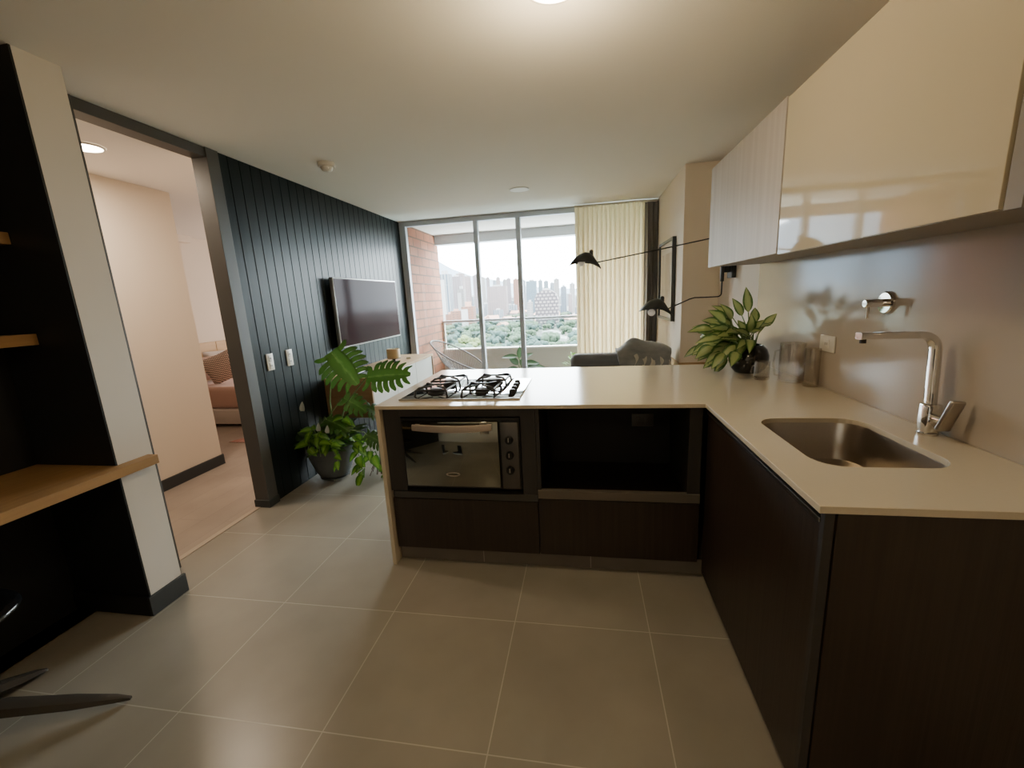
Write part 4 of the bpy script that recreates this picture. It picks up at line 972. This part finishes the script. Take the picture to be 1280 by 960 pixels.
for _ in range(4000):
    if k>=70: break
    d=rh.uniform(560,1350); a=rh.uniform(-.34,-.02); s_2=rh.uniform(.8,1.7)
    if not free(a*d,d,8.5*s_2): continue
    dup(h0,(a*d,d,GZ),rh.uniform(0,3),s_2); k+=1
hb=thing('city_block','small plain whitish apartment block scattered through the hazy middle distance','building',(-210,860,GZ),'plain whitish blocks in the hazy distance')
b0=MB().box(-9,9,-8,8,0,30).build('facade',FM['white'],hb); b0.location=(0,0,0)
b0=MB().box(-4,3,-3,3,30,33).build('roof_block',M['roof'],hb); b0.location=(0,0,0)
TAKEN.append((-210,860,14)); k=0
for _ in range(6000):
    if k>=110: break
    d=rh.uniform(780,2300); a=rh.uniform(-.40,.02); s_2=rh.uniform(.6,1.25)*(1+.5*(d>1300))
    if not free(a*d,d,13*s_2): continue
    dup(hb,(a*d,d,GZ),rh.uniform(0,1.5),s_2); k+=1
k=0
for _ in range(2000):
    if k>=9: break
    d=rh.uniform(370,540); a=rh.uniform(-.10,.01); s_2=rh.uniform(.55,.75)
    if not free(a*d,d,19*s_2): continue
    dup(hs,(a*d,d,GZ),rh.uniform(-.2,.2),s_2); k+=1
# trees (three crowns copied)
TM=[mat('tree_crown_green',(.026,.046,.028),.95,noise=((.35,.35,.35),1.,(.062,.088,.055))),mat('tree_crown_dark',(.020,.040,.038),.95,noise=((.35,.35,.35),1.,(.045,.068,.06))),mat('tree_crown_lime',(.12,.145,.05),.95,noise=((.25,.25,.25),.9,(.09,.11,.05)))]
M['trunk']=mat('tree_bark',(.16,.13,.1),.9,noise=((1,1,1),.4,(.2,.16,.13)))
def tree(k,label):
    t=thing('valley_tree',label,'tree',(0,500,GZ),['round green trees filling the valley','dark bluish green trees filling the valley','yellow-green trees below the railing'][k])
    q=random.Random(k); m=MB()
    for j in range(16):
        a=q.uniform(0,2*PI); r=q.uniform(1.,4.2); m.sphere((r*math.cos(a),r*math.sin(a),q.uniform(5.,10.5)-r*.4),q.uniform(1.4,2.5),8,5,(1,1,.85))
    m.v=[(x+.35*math.sin(x*3+z*5),y_+.35*math.sin(y_*4+x),z+.3*math.sin(x*4+y_*3)) for x,y_,z in m.v]
    o=m.build('crown',TM[k],t,smooth=True,auto=False); o.location=(0,0,0)
    o=MB().lathe([(.5,0),(.35,6)],(0,0,0),7).build('trunk',M['trunk'],t); o.location=(0,0,0)
    return t
TR=[tree(0,'round green tree in the valley below the balcony'),tree(1,'dark bluish green tree in the valley below the balcony'),tree(2,'yellow-green tree seen just below the balcony railing')]
TR[0].location=(-120,420,GZ); TR[1].location=(-60,560,GZ); TR[2].location=(-96,355,GZ)
n=0
for _ in range(20000):
    if n>=235: break
    d=rh.uniform(270,900); a=rh.uniform(-.38,.0); s_2=rh.uniform(1.0,1.7)
    if d>600 and rh.random()<.45: continue
    if not free(a*d,d,6.6*s_2): continue
    k=0 if rh.random()<.55 else 1
    if abs(a+.275)<.02 and d<420: k=2
    dup(TR[k],(a*d,d,GZ),rh.uniform(0,6),s_2); n+=1

# ------------------------------------------------------------------ lights and sky
wd=bpy.data.worlds.new('sky'); sc.world=wd; wd.use_nodes=True; nt=wd.node_tree; N=nt.nodes; L=nt.links
bg=N['Background']; tc=N.new('ShaderNodeTexCoord'); sp=N.new('ShaderNodeSeparateXYZ'); L.new(tc.outputs['Generated'],sp.inputs[0])
rp=N.new('ShaderNodeValToRGB'); L.new(sp.outputs[2],rp.inputs[0])
rp.color_ramp.elements[0].position=0; rp.color_ramp.elements[0].color=(.74,.86,.93,1); rp.color_ramp.elements[1].position=.16; rp.color_ramp.elements[1].color=(.93,.97,1,1)
L.new(rp.outputs[0],bg.inputs[0]); bg.inputs[1].default_value=25.0
def area(name,loc,rot,size,e,col,sy=None,spread=None):
    l=bpy.data.lights.new(name,'AREA'); l.energy=e; l.color=col; l.size=size
    if sy: l.shape='RECTANGLE'; l.size_y=sy
    o=bpy.data.objects.new(name,l); COL.objects.link(o); o.location=loc; o.rotation_euler=rot
    if spread: l.spread=spread
    return o
pz=area('window_portal',(-.6,5.60,1.28),(PI/2,0,PI),3.5,1,(1,1,1),2.5); pz.data.cycles.is_portal=True
pz.rotation_euler=(-PI/2,0,0)
def bulb(name,loc,e,col,r=.08):
    l=bpy.data.lights.new(name,'POINT'); l.energy=e; l.color=col; l.shadow_soft_size=r
    o=bpy.data.objects.new(name,l); COL.objects.link(o); o.location=loc; return o
bulb('kitchen_ceiling_and_fill_light',(-.085,1.70,H-.22),11,(1,.78,.46))
bulb('kitchen_ceiling_and_fill_light',(-.4,-.7,H-.30),13,(1,.79,.48))  # added fill lamp behind the camera, without any fixture
area('hall_downlight',(-3.075,2.41,H-.03),(0,0,0),.17,16,(1,.80,.60))
area('bedroom_fill_light',(-3.6,6.9,1.4),(-PI/2,0,0),1.6,45,(1,.88,.80),1.6)  # added unseen lamp in place of daylight; the bedroom has no window built
sn=bpy.data.lights.new('hazy_sun','SUN'); sn.energy=1.2; sn.angle=.3; sn.color=(1,.96,.9); so_=bpy.data.objects.new('hazy_sun',sn); COL.objects.link(so_); so_.rotation_euler=(math.radians(32),math.radians(18),0)
sc.view_settings.view_transform='AgX'; sc.view_settings.exposure=.56; sc.view_settings.look='None'
sc.cycles.max_bounces=10; sc.cycles.transparent_max_bounces=12; sc.cycles.use_denoising=True
sc.cycles.caustics_reflective=False; sc.cycles.caustics_refractive=False; sc.cycles.sample_clamp_indirect=6
